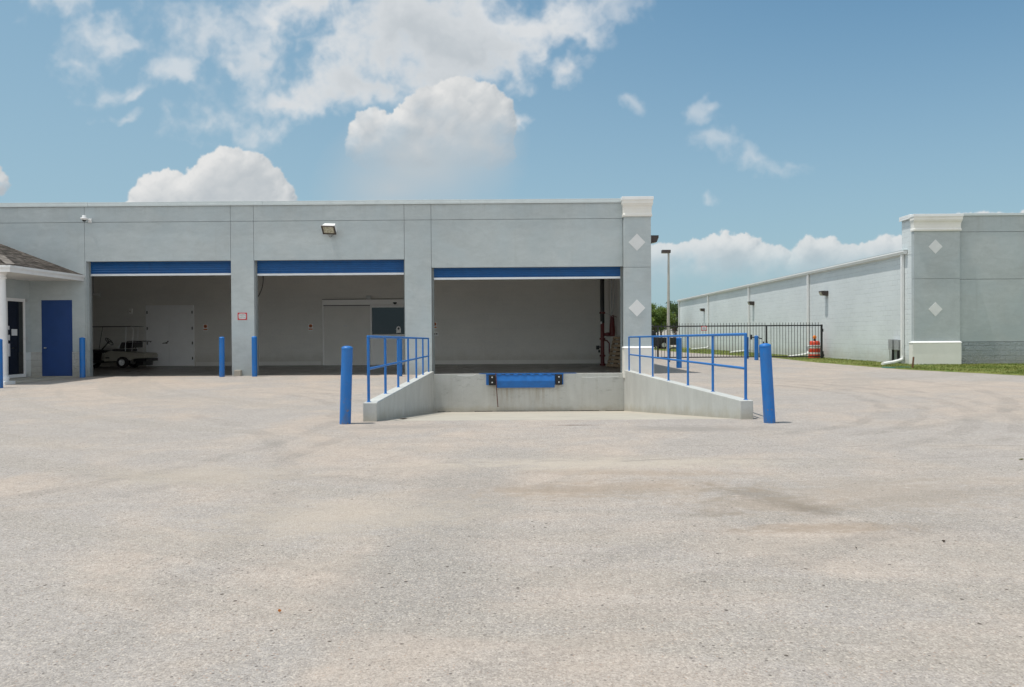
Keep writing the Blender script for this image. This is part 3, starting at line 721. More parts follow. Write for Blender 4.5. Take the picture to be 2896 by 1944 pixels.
# white unit with window
x0=atb(846,760).x; x1=xr; z0=FL; wz0=atb(890,763).z; wz1=atb(890,702).z; 
s=MB(); s.box(x0,x0+.07,BY-.14,BY,z0,zt); s.box(x0+.07,x1,BY-.14,BY,wz1,zt); s.box(x0+.07,x1,BY-.14,BY,wz0-.12,wz0); s.box(x0+.07,x1,BY-.14,BY,z0,z0+.12); s.box(x1-.07,x1,BY-.135,BY,wz0,wz1)
U=s.build('window_frame',M['inwhite'],B,bevel=.004)
s=MB(); s.box(x0+.07,x1,BY-.10,BY,z0+.12,wz0-.12); s.build('kick_panel',M['inwhite'],U)
s=MB(); s.box(x0+.07,x1-.07,BY-.09,BY-.08,wz0,wz1); s.build('pane',M['glass'],U)
a=atb(910,753); s=MB(); w_=.10
s.prism([(a.x-w_,BY-.098,a.z-.13),(a.x+w_,BY-.098,a.z-.13),(a.x+w_,BY-.098,a.z+.05),(a.x+w_*.7,BY-.098,a.z+.13),(a.x,BY-.098,a.z+.17),(a.x-w_*.7,BY-.098,a.z+.13),(a.x-w_,BY-.098,a.z+.05)],(0,0,0),(0,.006,0)); st=s.build('window_sticker',M['inwhite'],U)
s=MB(); s.prism([(a.x-.055,BY-.100,a.z+.06),(a.x,BY-.100,a.z-.01),(a.x+.055,BY-.100,a.z+.06),(a.x,BY-.100,a.z+.13)],(0,0,0),(0,.0015,0)); s.build('emblem',M['black'],st)
# ------------------------------------------------------------------ porch at the left
PX=-14.1; PYN=21.7; PZ=1.5+2.03
P_=empty('entrance_porch',(-17,23,.2),'porch with dark shingled hip roof and round white column at the left edge','porch')
def shingles():
    m,N=mat('roof_shingles',(.1,.09,.08),.95,0,.15); P=N.pos(); x,y,z=N.sep(P)
    b=N.n.new('ShaderNodeTexBrick'); N.put(b.inputs['Vector'],N.comb(y,N.math('MULTIPLY',z,1),0)); N.put(b.inputs['Scale'],1)
    N.put(b.inputs['Brick Width'],.30); N.put(b.inputs['Row Height'],.052); N.put(b.inputs['Mortar Size'],.006); N.put(b.inputs['Mortar'],(.15,.13,.12)); N.put(b.inputs['Color1'],(1.1,1.05,1)); N.put(b.inputs['Color2'],(.45,.42,.40)); N.put(b.inputs['Bias'],-.1)
    n=N.noise(N.vm('MULTIPLY',P,(1,1,6)),3,6,.6); c=N.mix(N.ss(n,.35,.65),(.10,.092,.084),(.27,.25,.23)); c=N.mix(1,c,b.outputs['Color'],'MULTIPLY')
    N.put(N.b.inputs['Base Color'],c); N.put(N.b.inputs['Normal'],N.bump(b.outputs['Fac'],.6,-.02)); return m
M['shingle']=shingles()
sl=.385
zr=PZ+.02; XL=-26
rh=sl*(PX-(-20.5))      # ridge height where slopes meet
run=PX+20.5
s=MB()
# right-hand slope: from eave (X=PX) rising to the left, meets front slope on a hip
e0=Vector((PX+.02,PYN-.02,zr)); e1=Vector((PX+.02,YF-.002,zr))
dep=YF-PYN
h0=Vector((PX-dep,YF-.002,zr+dep*sl))
s.quad(e0,e1,h0) if False else s.bm.faces.new([s.bm.verts.new(v) for v in (e0,e1,h0)])
s.bm.faces.new([s.bm.verts.new(v) for v in (e0,h0,Vector((XL,YF-.002,zr+dep*sl)),Vector((XL,PYN-.02,zr)))])
for v in (e0,):pass
bmesh.ops.solidify(s.bm,geom=s.bm.faces[:],thickness=.03)
s.build('roof',M['shingle'],P_)
s=MB(); # hip cap shingles
s.bar(e0+Vector((0,0,.02)),h0+Vector((0,0,.02)),.22,.018); s.build('hip_cap',M['shingle'],P_)
s=MB(); s.box(PX-.03,PX,PYN,YF-.004,PZ-.17,PZ); s.box(XL,PX,PYN-.03,PYN,PZ-.17,PZ); 
s.box(PX-.001,PX+.035,PYN-.06,YF-.004,PZ-.055,PZ+.018); s.box(XL,PX+.03,PYN-.065,PYN-.031,PZ-.055,PZ+.018)
s.build('fascia',M['white'],P_,bevel=.003)
s=MB(); s.box(XL,PX-.031,PYN+.001,YF-.004,PZ-.155,PZ-.14); s.build('soffit',M['trim'],P_)
# beam over the columns
CX,CY=X(3,21.95,800),21.95
s=MB(); s.lathe((CX,CY,.235),[(.16,0),(.16,.001),(.19,.14),(.19,.16),(.175,.19),(.15,.22),(.145,.26),(.145,1.2),(.138,2.2),(.128,2.95),(.15,2.96),(.15,3.0),(.13,3.02),(.13,3.07),(.17,3.10),(.17,3.14)],32)
o=s.build('column',M['white'],P_)
s=MB(); s.box(CX-.24,CX+.24,CY-.24,CY+.24,.19,.30); s.build('column_plinth',M['white'],o,bevel=.008)
# return wall with glass door
RWX=X(88*2336/2896,25.4,900)
s=MB(); dy0,dy1=24.17,25.10; dz=Z(60*2336/2896/1,0,0) if False else 2.78
s.box(RWX-.2,RWX,dy1,YF-.001,1.05,PZ-.15); s.box(RWX-.2,RWX,dy0,dy1,dz,PZ-.15); s.box(RWX-.2,RWX,21.9,dy0,1.05,PZ-.15); s.build('return_wall',M['stucco'],P_)
s=MB(); s.box(RWX-.2,RWX+.03,dy1,YF-.031,.1,1.049); s.box(RWX-.2,RWX+.03,21.9,dy0,.1,1.049); s.build('block_plinth',M['cmu'],P_)
s=MB(); s.box(RWX-.05,RWX+.035,dy0,dy0+.06,.27,dz); s.box(RWX-.05,RWX+.035,dy1-.07,dy1,.27,dz); s.box(RWX-.05,RWX+.035,dy0+.06,dy1-.07,dz-.10,dz); s.box(RWX-.05,RWX+.035,dy0+.06,dy1-.07,.27,.37)
o=s.build('glass_door',M['white'],P_,bevel=.003)
s=MB(); s.box(RWX-.01,RWX+.0,dy0+.06,dy1-.07,.37,dz-.10); s.build('pane',M['glass'],o)
s=MB(); s.box(RWX+.001,RWX+.008,24.45,24.72,1.60,1.80); s.build('door_notice',M['signwhite'],o)
s=MB(); s.box(RWX+.001,RWX+.008,24.24,24.36,1.45,1.62); s.build('door_lettering',M['signwhite'],o)
s=MB(); s.box(RWX+.001,RWX+.008,24.24,24.34,1.78,1.90); s.build('door_lettering',M['signwhite'],o)
s=MB(); s.box(RWX+.005,RWX+.05,24.23,24.30,.95,1.35); s.build('push_handle',M['alu'],o)
for z_ in (.3,1.5,2.72):
    s=MB(); s.box(RWX+.036,RWX+.07,dy1-.01,dy1+.07,z_-.04,z_+.05); s.build('hinge',M['steel'],o)
s=MB(); s.box(-24,-15.0,21.6,YF-.04,.10,.262); s.box(-15.0,-14.3,22.2,YF-.04,.10,.252)
tag(s.build('pavement',M['plainconc']),kind='structure')
# ------------------------------------------------------------------ wing walls
def wing(xi0,xo0,xi1,xo1,label,yend=None):
    s=MB(); zt0,zt1=.425,.345; y0,y1=12.62,25.39; b=-1.15
    bot0=-.15
    A=[(xi0,y0,bot0),(xo0,y0,bot0),(xo0,y0,zt0),(xi0,y0,zt0)]; Bq=[(xi1,y1,b),(xo1,y1,b),(xo1,y1,zt1),(xi1,y1,zt1)]
    s.quad(*A); s.quad(*reversed(Bq))
    for i in range(4): s.quad(A[i],A[(i+1)%4],Bq[(i+1)%4],Bq[i])
    o=s.build('wing_wall',M['concrete'],bevel=.012); bmesh_fix(o)
    return tag(o,label,'retaining wall','concrete wing walls of the truck dock')
def bmesh_fix(o):
    bm=bmesh.new(); bm.from_mesh(o.data); bmesh.ops.remove_doubles(bm,verts=bm.verts,dist=1e-4); bmesh.ops.recalc_face_normals(bm,faces=bm.faces); bm.to_mesh(o.data); bm.free()
wing(-2.275,-2.50,-2.715,-2.945,'low pale concrete wing wall left of the loading dock')
wing(3.60,3.81,3.475,3.70,'low pale concrete wing wall right of the loading dock, with grey end face')
# railings
def railing(pts,label,ztop,zb,mids,r=.024):
    o=empty('railing',(pts[0][0],pts[0][1],zb(pts[0][1])),label,'railing','blue pipe railings on the dock walls')
    for (x,y) in pts:
        s=MB(); s.tube([(x,y,zb(y)-.02),(x,y,ztop(y)-.003)],r,12); p=s.build('post',M['bluebol'],o)
        s=MB(); s.lathe((x,y,zb(y)),[(.038,0),(.038,.006),(.026,.012)],12); s.build('foot_plate',M['bluebol'],p)
    a,b=pts[0],pts[-1]; dx=(b[0]-a[0]); 
    s=MB(); s.tube([(a[0],a[1],ztop(a[1])),(b[0],b[1],ztop(b[1]))],r,12)
    s.lathe((a[0],a[1],ztop(a[1])-.02),[(.02,-.01),(.026,.01),(.026,.03),(.016,.045)],12); s.build('top_rail',M['bluebol'],o)
    s=MB(); s.tube([(a[0],a[1],mids(a[1])),(b[0],b[1],mids(b[1]))],r*.92,12); s.build('mid_rail',M['bluebol'],o)
wt=lambda y:.425+(.345-.425)*(y-12.62)/12.77
def rp(x0,x1,y0,y1,n=7): return [(x0+(x1-x0)*i/(n-1),y0+(y1-y0)*i/(n-1)) for i in range(n)]
railing(rp(-2.43,-2.83,12.75,24.95),'blue pipe railing on the left wing wall of the dock',lambda y:1.492+(1.42-1.492)*(y-12.75)/12.2,wt,lambda y:.965+(.86-.965)*(y-12.75)/12.2)
railing(rp(3.725,3.585,12.75,25.0),'blue pipe railing on the right wing wall of the dock',lambda y:1.492+(1.42-1.492)*(y-12.75)/12.2,wt,lambda y:.935+(.865-.935)*(y-12.75)/12.2)
# ------------------------------------------------------------------ bollards
def bollard(x,y,z,h,r,lean,label):
    s=MB(); s.lathe((0,0,-.1),[(r,0),(r,.1),(r,h+.1-.02),(r*1.03,h+.1-.02),(r*1.03,h+.1),(r*.93,h+.112),(r*.7,h+.124),(r*.4,h+.131),(.003,h+.134)],28)
    o=s.build('bollard',M['bluebol']); o.location=(x,y,z); o.rotation_euler=(0,lean,0)
    return tag(o,label,'bollard','blue steel bollards')
bollard(-2.73,12.35,.11,1.21,.088,math.radians(2.0),'large blue bollard leaning right, in front of the left dock wing wall')
bollard(3.92,12.15,.11,1.21,.088,math.radians(-3.2),'large blue bollard leaning left, beside the end of the right dock wing wall')
bollard(X(188,25.0,820),25.0,.235,1.26,.085,0,'blue bollard between the blue door and the leftmost bay')
bollard(X(506,24.9,820),24.9,.235,1.25,.082,math.radians(.3),'blue bollard in the right part of the leftmost bay opening')
bollard(X(580.5,25.0,820),25.0,.235,1.26,.082,0,'blue bollard at the left jamb of the middle bay')
bollard(X(911.5,24.6,820),24.6,.232,1.22,.082,0,'blue bollard seen through the left railing, at the right jamb of the middle bay')
bollard(X(1549,29.2,800),29.2,.24,1.11,.100,0,'short blue bollard seen through the right railing, near the building corner')
bollard(X(1725.5,37.35,800),37.35,.24,1.14,.095,0,'blue bollard just in front of the black gate')
bollard(X(1703,39.6,800),39.6,.24,1.08,.105,0,'blue bollard behind the gate, right next to the last railing post')
bollard(X(-3,20.6,800),20.6,.20,1.27,.09,0,'blue bollard cut off by the left edge, beside the white column')
# ------------------------------------------------------------------ dock leveler
L=empty('dock_leveler',(X(1198,YF,860),YF-.1,FL),'blue steel edge-of-dock leveler with black bumpers on the dock wall','dock leveler')
yl=YF-.003
x0,x1=X(1109,YF,860),X(1285,YF,860)
s=MB(); s.box(X(1093,YF,860),X(1315,YF,860),YF-.006,YF+.25,FL+.004,FL+.012); s.box(x0,x1,YF-.10,YF+.003,FL-.012,FL+.016); s.build('deck_plate',M['blue'],L,bevel=.003)
s=MB(); s.box(x0,X(1133,YF,860),yl-.03,yl,FL-.36,FL-.013); s.build('back_plate',M['blue'],L,bevel=.003)
s=MB(); s.box(X(1265,YF,860),x1,yl-.03,yl,FL-.36,FL-.013); s.build('back_plate',M['blue'],L,bevel=.003)
lx0,lx1=X(1132,YF,860),X(1265,YF,860); 
s=MB(); zt_=FL-.03; prof=[(YF-.085,zt_),(YF-.135,zt_-.20),(YF-.10,zt_-.42),(YF-.085,zt_-.42),(YF-.118,zt_-.20),(YF-.07,zt_)]
s.prism([(lx0,y,z) for y,z in prof],(lx0,0,0),(lx1,0,0)); lp=s.build('lip_plate',M['blue'],L,bevel=.002)
n=7
for i in range(n):
    s=MB(); a=lx0+(lx1-lx0)*(i+.1)/n; b=lx0+(lx1-lx0)*(i+.62)/n; s.tube([(a,YF-.085,FL-.03),(b,YF-.085,FL-.03)],.02,10)
    s.build('hinge_barrel',M['blue'],lp)
for a,b in ((1115.5,1130.5),(1267,1282)):
    xa,xb=X(a,YF,860),X(b,YF,860)
    s=MB(); s.box(xa,xb,yl-.15,yl-.031,FL-.36,FL-.03); bp=s.build('bumper',M['rubber'],L,bevel=.02,seg=3)
    for zz2 in (FL-.10,FL-.27):
        s=MB(); s.tube([((xa+xb)/2,yl-.162,zz2),((xa+xb)/2,yl-.148,zz2)],.022,10); s.build('bolt',M['alu'],bp)
a=at(1130,856,YF-.16); b=at(1136,929,YF-.2)
s=MB(); s.tube([at(1131.5,862,YF-.17),at(1133,890,YF-.18),at(1136,929,YF-.20)],[.014,.014,.014],8); s.tube([at(1131.5,862,YF-.17),at(1130.5,852,YF-.10)],.012,8); s.build('pull_rod',M['rust'],L)
# ------------------------------------------------------------------ things on the facade
def flood():
    c=at(751,525,YF-.25); o=empty('floodlight',(c.x,YF,c.z),'rectangular floodlight above the middle bay','floodlight')
    w2,h2=.212,.145; R=Matrix.Rotation(math.radians(3),3,'Y')@Matrix.Rotation(math.radians(-9),3,'Z')@Matrix.Rotation(math.radians(40),3,'X')
    ax,ay,az=R@Vector((1,0,0)),R@Vector((0,1,0)),R@Vector((0,0,1))
    fc=Vector((c.x,YF-.30,c.z))
    s=MB(); p=[fc+ax*sx*w2+az*sz*h2 for sx,sz in ((-1,-1),(1,-1),(1,1),(-1,1))]; q=[fc+ay*.19+ax*sx*w2*.86+az*sz*h2*.8 for sx,sz in ((-1,-1),(1,-1),(1,1),(-1,1))]
    s.quad(*reversed(p))
    for i in range(4): s.quad(p[i],p[(i+1)%4],q[(i+1)%4],q[i])
    s.quad(*q); hs=s.build('housing',M['white'],o,bevel=.01)
    s=MB()
    for sx in (-1,1): s.obox(fc-ay*.012+ax*sx*(w2-.008),ax,ay,az,.02,.025,h2+.012)
    for sz in (-1,1): s.obox(fc-ay*.012+az*sz*(h2-.006),ax,ay,az,w2-.028,.025,.016)
    s.build('bezel',M['bronze'],o,bevel=.003)
    s=MB(); s.obox(fc-ay*.008,ax,ay,az,w2-.03,.006,h2-.024); s.build('lens',M['lens'],o)
    s=MB(); s.box(c.x-.07,c.x+.10,YF-.13,YF,c.z-.08,c.z+.05); s.build('mounting_box',M['bronze'],o,bevel=.01)
    s=MB(); s.tube([(c.x+.03+.05*math.cos(t),YF-.2,c.z-.17+.05*math.sin(t)) for t in [PI*.1-i*PI*1.2/10 for i in range(11)]],.007,6); s.build('conduit_loop',M['bronze'],o)
flood()
def seccam():
    c=at(192,500,YF-.2); o=empty('security_camera',(c.x,YF,c.z),'white dome security camera on the left of the facade','security camera')
    s=MB(); s.lathe((c.x,YF-.2,c.z),[(.015,.12),(.05,.115),(.062,.09),(.062,.045),(.105,.035),(.112,.02),(.112,.005),(.09,-.01),(.075,-.035)],20); s.build('housing',M['white'],o)
    s=MB(); s.lathe((c.x,YF-.2,c.z-.035),[(.01,-.052),(.035,-.045),(.055,-.025),(.062,0)],18); s.build('dome',M['glass'],o)
    s=MB(); s.box(c.x+.04,c.x+.14,YF-.03,YF,c.z-.09,c.z+.04); s.tube([(c.x+.09,YF-.02,c.z-.02),(c.x+.07,YF-.1,c.z+.0),(c.x+.03,YF-.17,c.z+.05)],.022,8); s.build('bracket',M['white'],o)
seccam()
# warning sign, text rows
def textlines(parent,cx,y,cz,w_,rows,m,size):
    for txt,dz,sz in rows:
        cu=bpy.data.curves.new('lettering','FONT'); cu.body=txt; cu.size=sz; cu.align_x='CENTER'; cu.align_y='CENTER'; cu.extrude=.001
        t=bpy.data.objects.new('lettering',cu); COL.objects.link(t)
        t.location=(cx,y,cz+dz); t.rotation_euler=(PI/2,0,0)
        bpy.context.view_layer.update()
        me=bpy.data.meshes.new_from_object(t); bpy.data.objects.remove(t)
        o=bpy.data.objects.new('lettering',me); COL.objects.link(o); me.materials.clear(); me.materials.append(m)
        me.transform(Matrix.Translation((cx,y,cz+dz))@Matrix.Rotation(PI/2,4,'X'))
        o.parent=parent; o.matrix_parent_inverse=Matrix.Translation(-parent.location)
def sign(cx,y,cz,w_,h_,label,grp,rows,scale=1):
    o=empty('warning_sign',(cx,y,cz),label,'sign',grp)
    s=MB(); s.box(cx-w_/2,cx+w_/2,y-.006,y,cz-h_/2,cz+h_/2); s.build('plate',M['signred'],o)
    s=MB(); n=24; pts=[]
    for i in range(n):
        t=2*PI*i/n; ex=math.copysign(abs(math.cos(t))**.38,math.cos(t)); ez=math.copysign(abs(math.sin(t))**.38,math.sin(t)); pts.append((cx+ex*w_*.405,y-.0085,cz+ez*h_*.375))
    s.prism(pts,(0,0,0),(0,.0022,0)); s.build('face_panel',M['signwhite'],o)
    textlines(o,cx,y-.0095,cz,w_,rows,M['ink'],.04)
c=at(553,722,YF); sign(c.x,YF-.003,c.z,.305,.235,'small red-bordered white sign on the pier between the two left bays','red-bordered white warning signs',[('NO PARKING',.055,.036),('LOADING ZONE',.018,.032),('VIOLATORS WILL BE',-.024,.028),('TOWED AWAY',-.056,.034)])
# concrete block at the pier
c=at(545,851,YF); s=MB(); s.box(c.x-.10,c.x+.105,YF-.16,YF-.002,.23,.43); tag(s.build('concrete_block',M['slab'],bevel=.012),'small square concrete block at the foot of the pier below the red sign','concrete block')
# wall lamp on the hidden side of the main building
def wallpack(side,x,y,z,label,grp):
    o=empty('wall_light',(x,y,z),label,'wall light',grp); d=side
    s=MB()
    P=[(0,.0),(0,.24),(.34,.24),(.34,.20),(.28,.03),(.10,0)]
    s.prism([(x+d*a,y-.19,z-.12+b) for a,b in P],(0,0,0),(0,.38,0)); s.build('housing',M['bronze'],o,bevel=.008)
    s=MB(); P=[(.345,.185),(.285,.035),(.29,.03),(.352,.18)]
    s.prism([(x+d*a,y-.15,z-.12+b) for a,b in P],(0,0,0),(0,.30,0)); s.prism([(x+d*a,y-.15,z-.12+b) for a,b in [(.12,-.004),(.27,-.004+.03),(.27,.026),(.12,-.006)]],(0,0,0),(0,.3,0)); s.build('lens',M['lens'],o)
    return o
c=at(1488,547,25.9); wallpack(1,4.34,25.9,c.z,'dark wall light on the hidden side of the main building, peeking past the corner pilaster','dark wall lights')
# ------------------------------------------------------------------ interior things
def notice(x,y,label):
    c=at(x,y,BY-.02); yy=BY-.014
    o=empty('notice',(c.x,yy,c.z),label,'notice','orange notices on the back wall')
    s=MB(); s.box(c.x-.10,c.x+.10,yy-.004,yy,c.z-.16,c.z+.13); s.build('sheet',M['indoor'],o)
    s=MB(); n=18; s.prism([(c.x+.075*math.cos(2*PI*i/n),yy-.006,c.z+.04+.075*math.sin(2*PI*i/n)) for i in range(n)],(0,0,0),(0,.0015,0)); s.build('symbol',M['orangesign'],o)
    s=MB(); s.bar((c.x-.05,yy-.0075,c.z+.09),(c.x+.05,yy-.0075,c.z-.01),.001,.02); s.box(c.x-.03,c.x+.03,yy-.0075,yy-.0065,c.z+.01,c.z+.06); s.build('symbol_mark',M['ink'],o)
    s=MB(); s.box(c.x-.085,c.x+.085,yy-.006,yy-.0045,c.z-.125,c.z-.075); s.build('caption_strip',M['orangesign'],o)
    textlines(o,c.x,yy-.007,c.z,.1,[('NO SMOKING',-.10,.026)],M['ink'],.03)
notice(468.5,747,'orange no-smoking notice right of the double door')
notice(708.5,746,'orange no-smoking notice left of the sliding door')
notice(991.5,742,'orange no-smoking notice at the left end of the dock bay wall')
c=at(992,762,BY); s=MB(); s.box(c.x-.07,c.x+.17,BY-.06,BY,c.z-.09,c.z+.09); sb=tag(s.build('switch_box',M['inwhite'],bevel=.008),'small pale switch box under the notice in the dock bay','switch box')
s=MB(); s.box(c.x-.03,c.x+.03,BY-.075,BY-.06,c.z-.03,c.z+.03); s.box(c.x+.06,c.x+.12,BY-.075,BY-.06,c.z-.03,c.z+.03); s.build('push_button',M['black'],sb)
c=at(299,710,BY); s=MB(); s.box(c.x-.08,c.x+.08,BY-.06,BY,c.z-.13,c.z+.10); sb=tag(s.build('wall_alarm',M['inwhite'],bevel=.02),'small white alarm box on the wall above the golf cart','alarm')
s=MB(); s.lathe((c.x,BY-.07,c.z-.02),[(.01,-.03),(.035,-.02),(.035,.02),(.01,.03)],12); s.build('strobe_lens',M['lens'],sb)
# door track in the left bay
a=at(207,671,28.5); b=at(229,673.5,29.4)
s=MB(); s.bar(a,b,.05,.09); s.bar((b.x-.15,b.y-.2,b.z+.02),(b.x-.15,b.y-.2,4.9),.03,.03); tag(s.build('door_track',M['steel']),'short steel door track hanging inside the leftmost bay','door track')
# hanging cable in the middle bay
pts=[]
for i in range(15):
    t=i/14; x=600-1.5*t*0-12*t**2.2; y=629+49*t; pts.append(at(x+1.2*math.sin(t*3),y,YF+.36))
s=MB(); s.tube(pts,.015,8); s.tube([pts[-1],pts[-1]+Vector((-.05,0,-.02))],.025,8); tag(s.build('hanging_cable',M['rubber']),'black cable hanging at the left side of the middle bay','cable')
# fire riser
def riser():
    y=31.6; x=X(1374.5,y,800); o=empty('fire_riser',(x,y,FL),'red and black sprinkler riser pipe with valves at the right of the dock bay','pipes')
    zr=Z(1374,737,y)
    s=MB(); s.tube([(x,y,FL),(x,y,zr)],.078,16); s.build('lower_pipe',M['red'],o)
    s=MB(); s.tube([(x,y,zr),(x,y,4.9)],.085,16); s.build('upper_pipe',M['black'],o)
    for z_ in (.26,.62,1.30,2.35):
        s=MB(); s.lathe((x,y,z_),[(.12,0),(.12,.035),(.12,.07),(.085,.075)],14); s.build('flange',M['red'],o)
    s=MB(); z_=Z(1400,762,y); z2=Z(1400,720,y); xb=x+.40
    s.tube([(x,y,z_-.02),(xb,y,z_-.02)],.06,12); s.lathe((x+.22,y,z_-.1),[(.05,0),(.10,.03),(.10,.13),(.05,.16)],12)
    s.tube([(xb,y,z_-.1),(xb,y,z_+.12),(xb,y,z2)],[.10,.12,.075],14); s.build('valve_body',M['red'],o)
    s=MB(); s.tube([(xb-.02,y,z2),(xb-.02,y,4.9)],.028,10); s.tube([(xb+.09,y,z2+.35),(xb+.09,y,4.9)],.018,8); s.tube([(xb+.09,y,z2+.35),(xb,y,z2+.05)],.018,8); s.build('riser_tubes',M['steel'],o)
    s=MB(); s.tube([(xb,y,z2+.02),(xb+.28,y-.02,z2-.12)],.012,6); s.box(xb+.2,xb+.36,y-.08,y+.06,z2-.24,z2-.08); s.build('alarm_bell',M['red'],o)
    s=MB(); zz3=Z(1374,792,y); s.tube([(x,y-.02,zz3),(x-.20,y-.05,zz3)],.03,8); s.tube([(x-.2,y-.05,zz3-.10),(x-.2,y-.05,zz3+.06)],.065,10); s.tube([(x-.14,y-.05,zz3-.12),(x-.14,y-.05,zz3-.22)],.04,8)
    s.build('drain_valve',M['black'],o)
    s=MB(); s.tube([(x,y,zz3+.28),(x+.18,y,zz3+.26),(x+.27,y,zz3+.15),(x+.28,y,zz3-.3)],.03,8); s.build('bypass_pipe',M['red'],o)
    s=MB(); s.tube([(x+.1,y-.09,z2+.1),(x+.3,y-.09,z2+.02),(x+.5,y-.11,z2-.1)],.008,6); s.build('chain',M['steel'],o)
    s=MB(); s.box(x-.09,x-.03,y-.085,y-.078,z_+.4,z_+.5); s.build('tag_label',M['signwhite'],o)
riser()
# pallets leaning on the inner right wall
def pallet():
    o=empty('wood_pallet',(0,0,0),'outer wooden pallet leaning in the right corner of the dock bay','pallet','leaning wooden pallets')
    # local frame: x = lean thickness, y = width, z = height
    for i in range(8):
        s=MB(); z_=.02+i*.155; s.box(-.012,.012,-.5,.5,z_,z_+.095); s.build('deck_board',M['wood'],o)
    for yy in (-.48,0,.48):
        s=MB(); s.box(.013,.10,yy-.02,yy+.02,0,1.2); s.build('stringer',M['wood'],o)
    for z_ in (.02,.5,1.0):
        s=MB(); s.box(.101,.12,-.5,.5,z_,z_+.095); s.build('bottom_board',M['wood'],o)
    return o
p0=pallet(); pb=Vector((X(1397,29.9,850),29.9,FL+.01)); p0.location=pb; p0.rotation_euler=(0,math.radians(15),math.radians(20))
p1=copytree(p0,pb+Vector((.24,.05,0)),'inner wooden pallet leaning against the wall of the dock bay'); p1.rotation_euler=(0,math.radians(11),math.radians(10))
# ------------------------------------------------------------------ golf cart
def cart():
    y0=32.2; y1=33.35   # near and far side
    def q(x,y,Y=y0): return at(x/3.92*2336/2896+230*2336/2896,(740+y/3.92)*2336/2896,Y)
    o=empty('golf_cart',(-16.9,32.8,FL),'old cream golf cart parked in the dark of the leftmost bay','golf cart')
    k=FPX
    xw=q(450,1130).x; rz_=.235
    # side outline of the rear body, x to the right = rear
    def pz(cy): return (956.8-(740+cy/3.92))/FPX*y0+1.5
    out=[(245,1110),(245,1030),(285,1000),(325,990),(360,1000),(420,1002),(520,1012),(600,1015),(690,1022),(705,1040),(705,1075),(610,1080),(560,1085),(545,1108),(520,1098),(500,1070),(470,1062),(430,1062),(400,1080),(388,1110)]
    s=MB(); s.prism([(q(a,900).x,y0,pz(b)) for a,b in out],(0,0,0),(0,y1-y0,0)); s.build('body',M['cream'],o,bevel=.02)
    # front cowl, floor and dash
    xf=q(245,900).x
    s=MB(); s.box(xf-.75,xf,y0+.04,y1-.04,FL+.22,FL+.30); s.build('floor_pan',M['black'],o)
    s=MB(); s.prism([(xf-1.45,y0+.03,FL+.25),(xf-.72,y0+.03,FL+.25),(xf-.62,y0+.03,FL+.72),(xf-.72,y0+.03,FL+.78),(xf-1.35,y0+.03,FL+.55)],(0,0,0),(0,y1-y0-.06,0)); s.build('front_cowl',M['seat'],o,bevel=.03)
    s=MB(); s.box(q(105,900).x,q(240,900).x,y0+.1,y1-.1,pz(1015),pz(985)); s.build('dashboard',M['black'],o,bevel=.01)
    s=MB(); s.box(q(265,900).x,q(310,900).x,y0-.006,y0+.01,pz(1078),pz(1062)); s.build('badge',M['black'],o)
    # seat
    s=MB(); s.box(q(330,900).x,q(480,900).x,y0+.05,y1-.05,pz(1003),pz(975)); s.build('seat_cushion',M['seat'],o,bevel=.03,seg=3)
    a,b=q(400,968),q(425,900); s=MB(); s.prism([(q(405,900).x,y0+.08,pz(968)),(q(445,900).x,y0+.08,pz(968)),(q(470,900).x,y0+.08,pz(898)),(q(428,900).x,y0+.08,pz(898))],(0,0,0),(0,y1-y0-.16,0)); s.build('seat_back',M['seat'],o,bevel=.03,seg=3)
    s=MB(); s.bar((q(402,900).x,y0+.05,pz(968)),(q(432,900).x,y0+.05,pz(900)),.03,.02); s.build('hip_restraint',M['white'],o)
    # wheels
    for (xx,yy) in ((xw,y0-.02),(xw,y1-.2),(xw-1.68,y0-.02),(xw-1.68,y1-.2)):
        s=MB(); n=28; pr=[(.13,0),(.20,-.01),(.235,.03),(.24,.10),(.235,.17),(.20,.21),(.13,.20)]; prev=None; s.smooth=True
        for r_,t in pr:
            ring=[s.bm.verts.new((xx+r_*math.cos(2*PI*i/n),yy+t,FL+.24+r_*math.sin(2*PI*i/n))) for i in range(n)]
            if prev:
                for i in range(n): s.bm.faces.new((prev[i],prev[(i+1)%n],ring[(i+1)%n],ring[i]))
            prev=ring
        wv=s.build('wheel',M['rubber'],o)
        s=MB(); prev=None; s.smooth=True
        for r_,t in [(.005,.035),(.035,.03),(.04,.055),(.10,.05),(.125,.02),(.13,.004),(.132,.02)]:
            ring=[s.bm.verts.new((xx+r_*math.cos(2*PI*i/n),yy+t,FL+.24+r_*math.sin(2*PI*i/n))) for i in range(n)]
            if prev:
                for i in range(n): s.bm.faces.new((prev[i],prev[(i+1)%n],ring[(i+1)%n],ring[i]))
            prev=ring
        s.build('rim',M['white'],wv)
    # rear bag well
    s=MB(); s.box(q(570,900).x,q(712,900).x,y0+.05,y1-.05,pz(1112),pz(1082)); s.build('bag_well',M['black'],o,bevel=.01)
    s=MB(); s.box(q(590,900).x,q(665,900).x,y0+.15,y1-.15,pz(1160),pz(1113)); s.build('rear_bumper',M['black'],o)
    # bag rack
    s=MB()
    for yy in (y0+.15,y1-.15):
        s.tube([(q(470,900).x,yy,pz(970)),(q(490,900).x,yy,pz(890)),(q(560,900).x,yy,pz(888)),(q(650,900).x,yy,pz(892)),(q(640,900).x,yy,pz(908))],.022,8)
        s.tube([(q(550,900).x,yy,pz(895)),(q(545,900).x,yy,pz(960))],.012,6)
    s.box(q(500,900).x,q(555,900).x,y0+.18,y1-.18,pz(960),pz(900)); s.box(q(560,900).x,q(650,900).x,y0+.13,y1-.13,pz(895),pz(889)); s.build('bag_rack',M['black'],o)
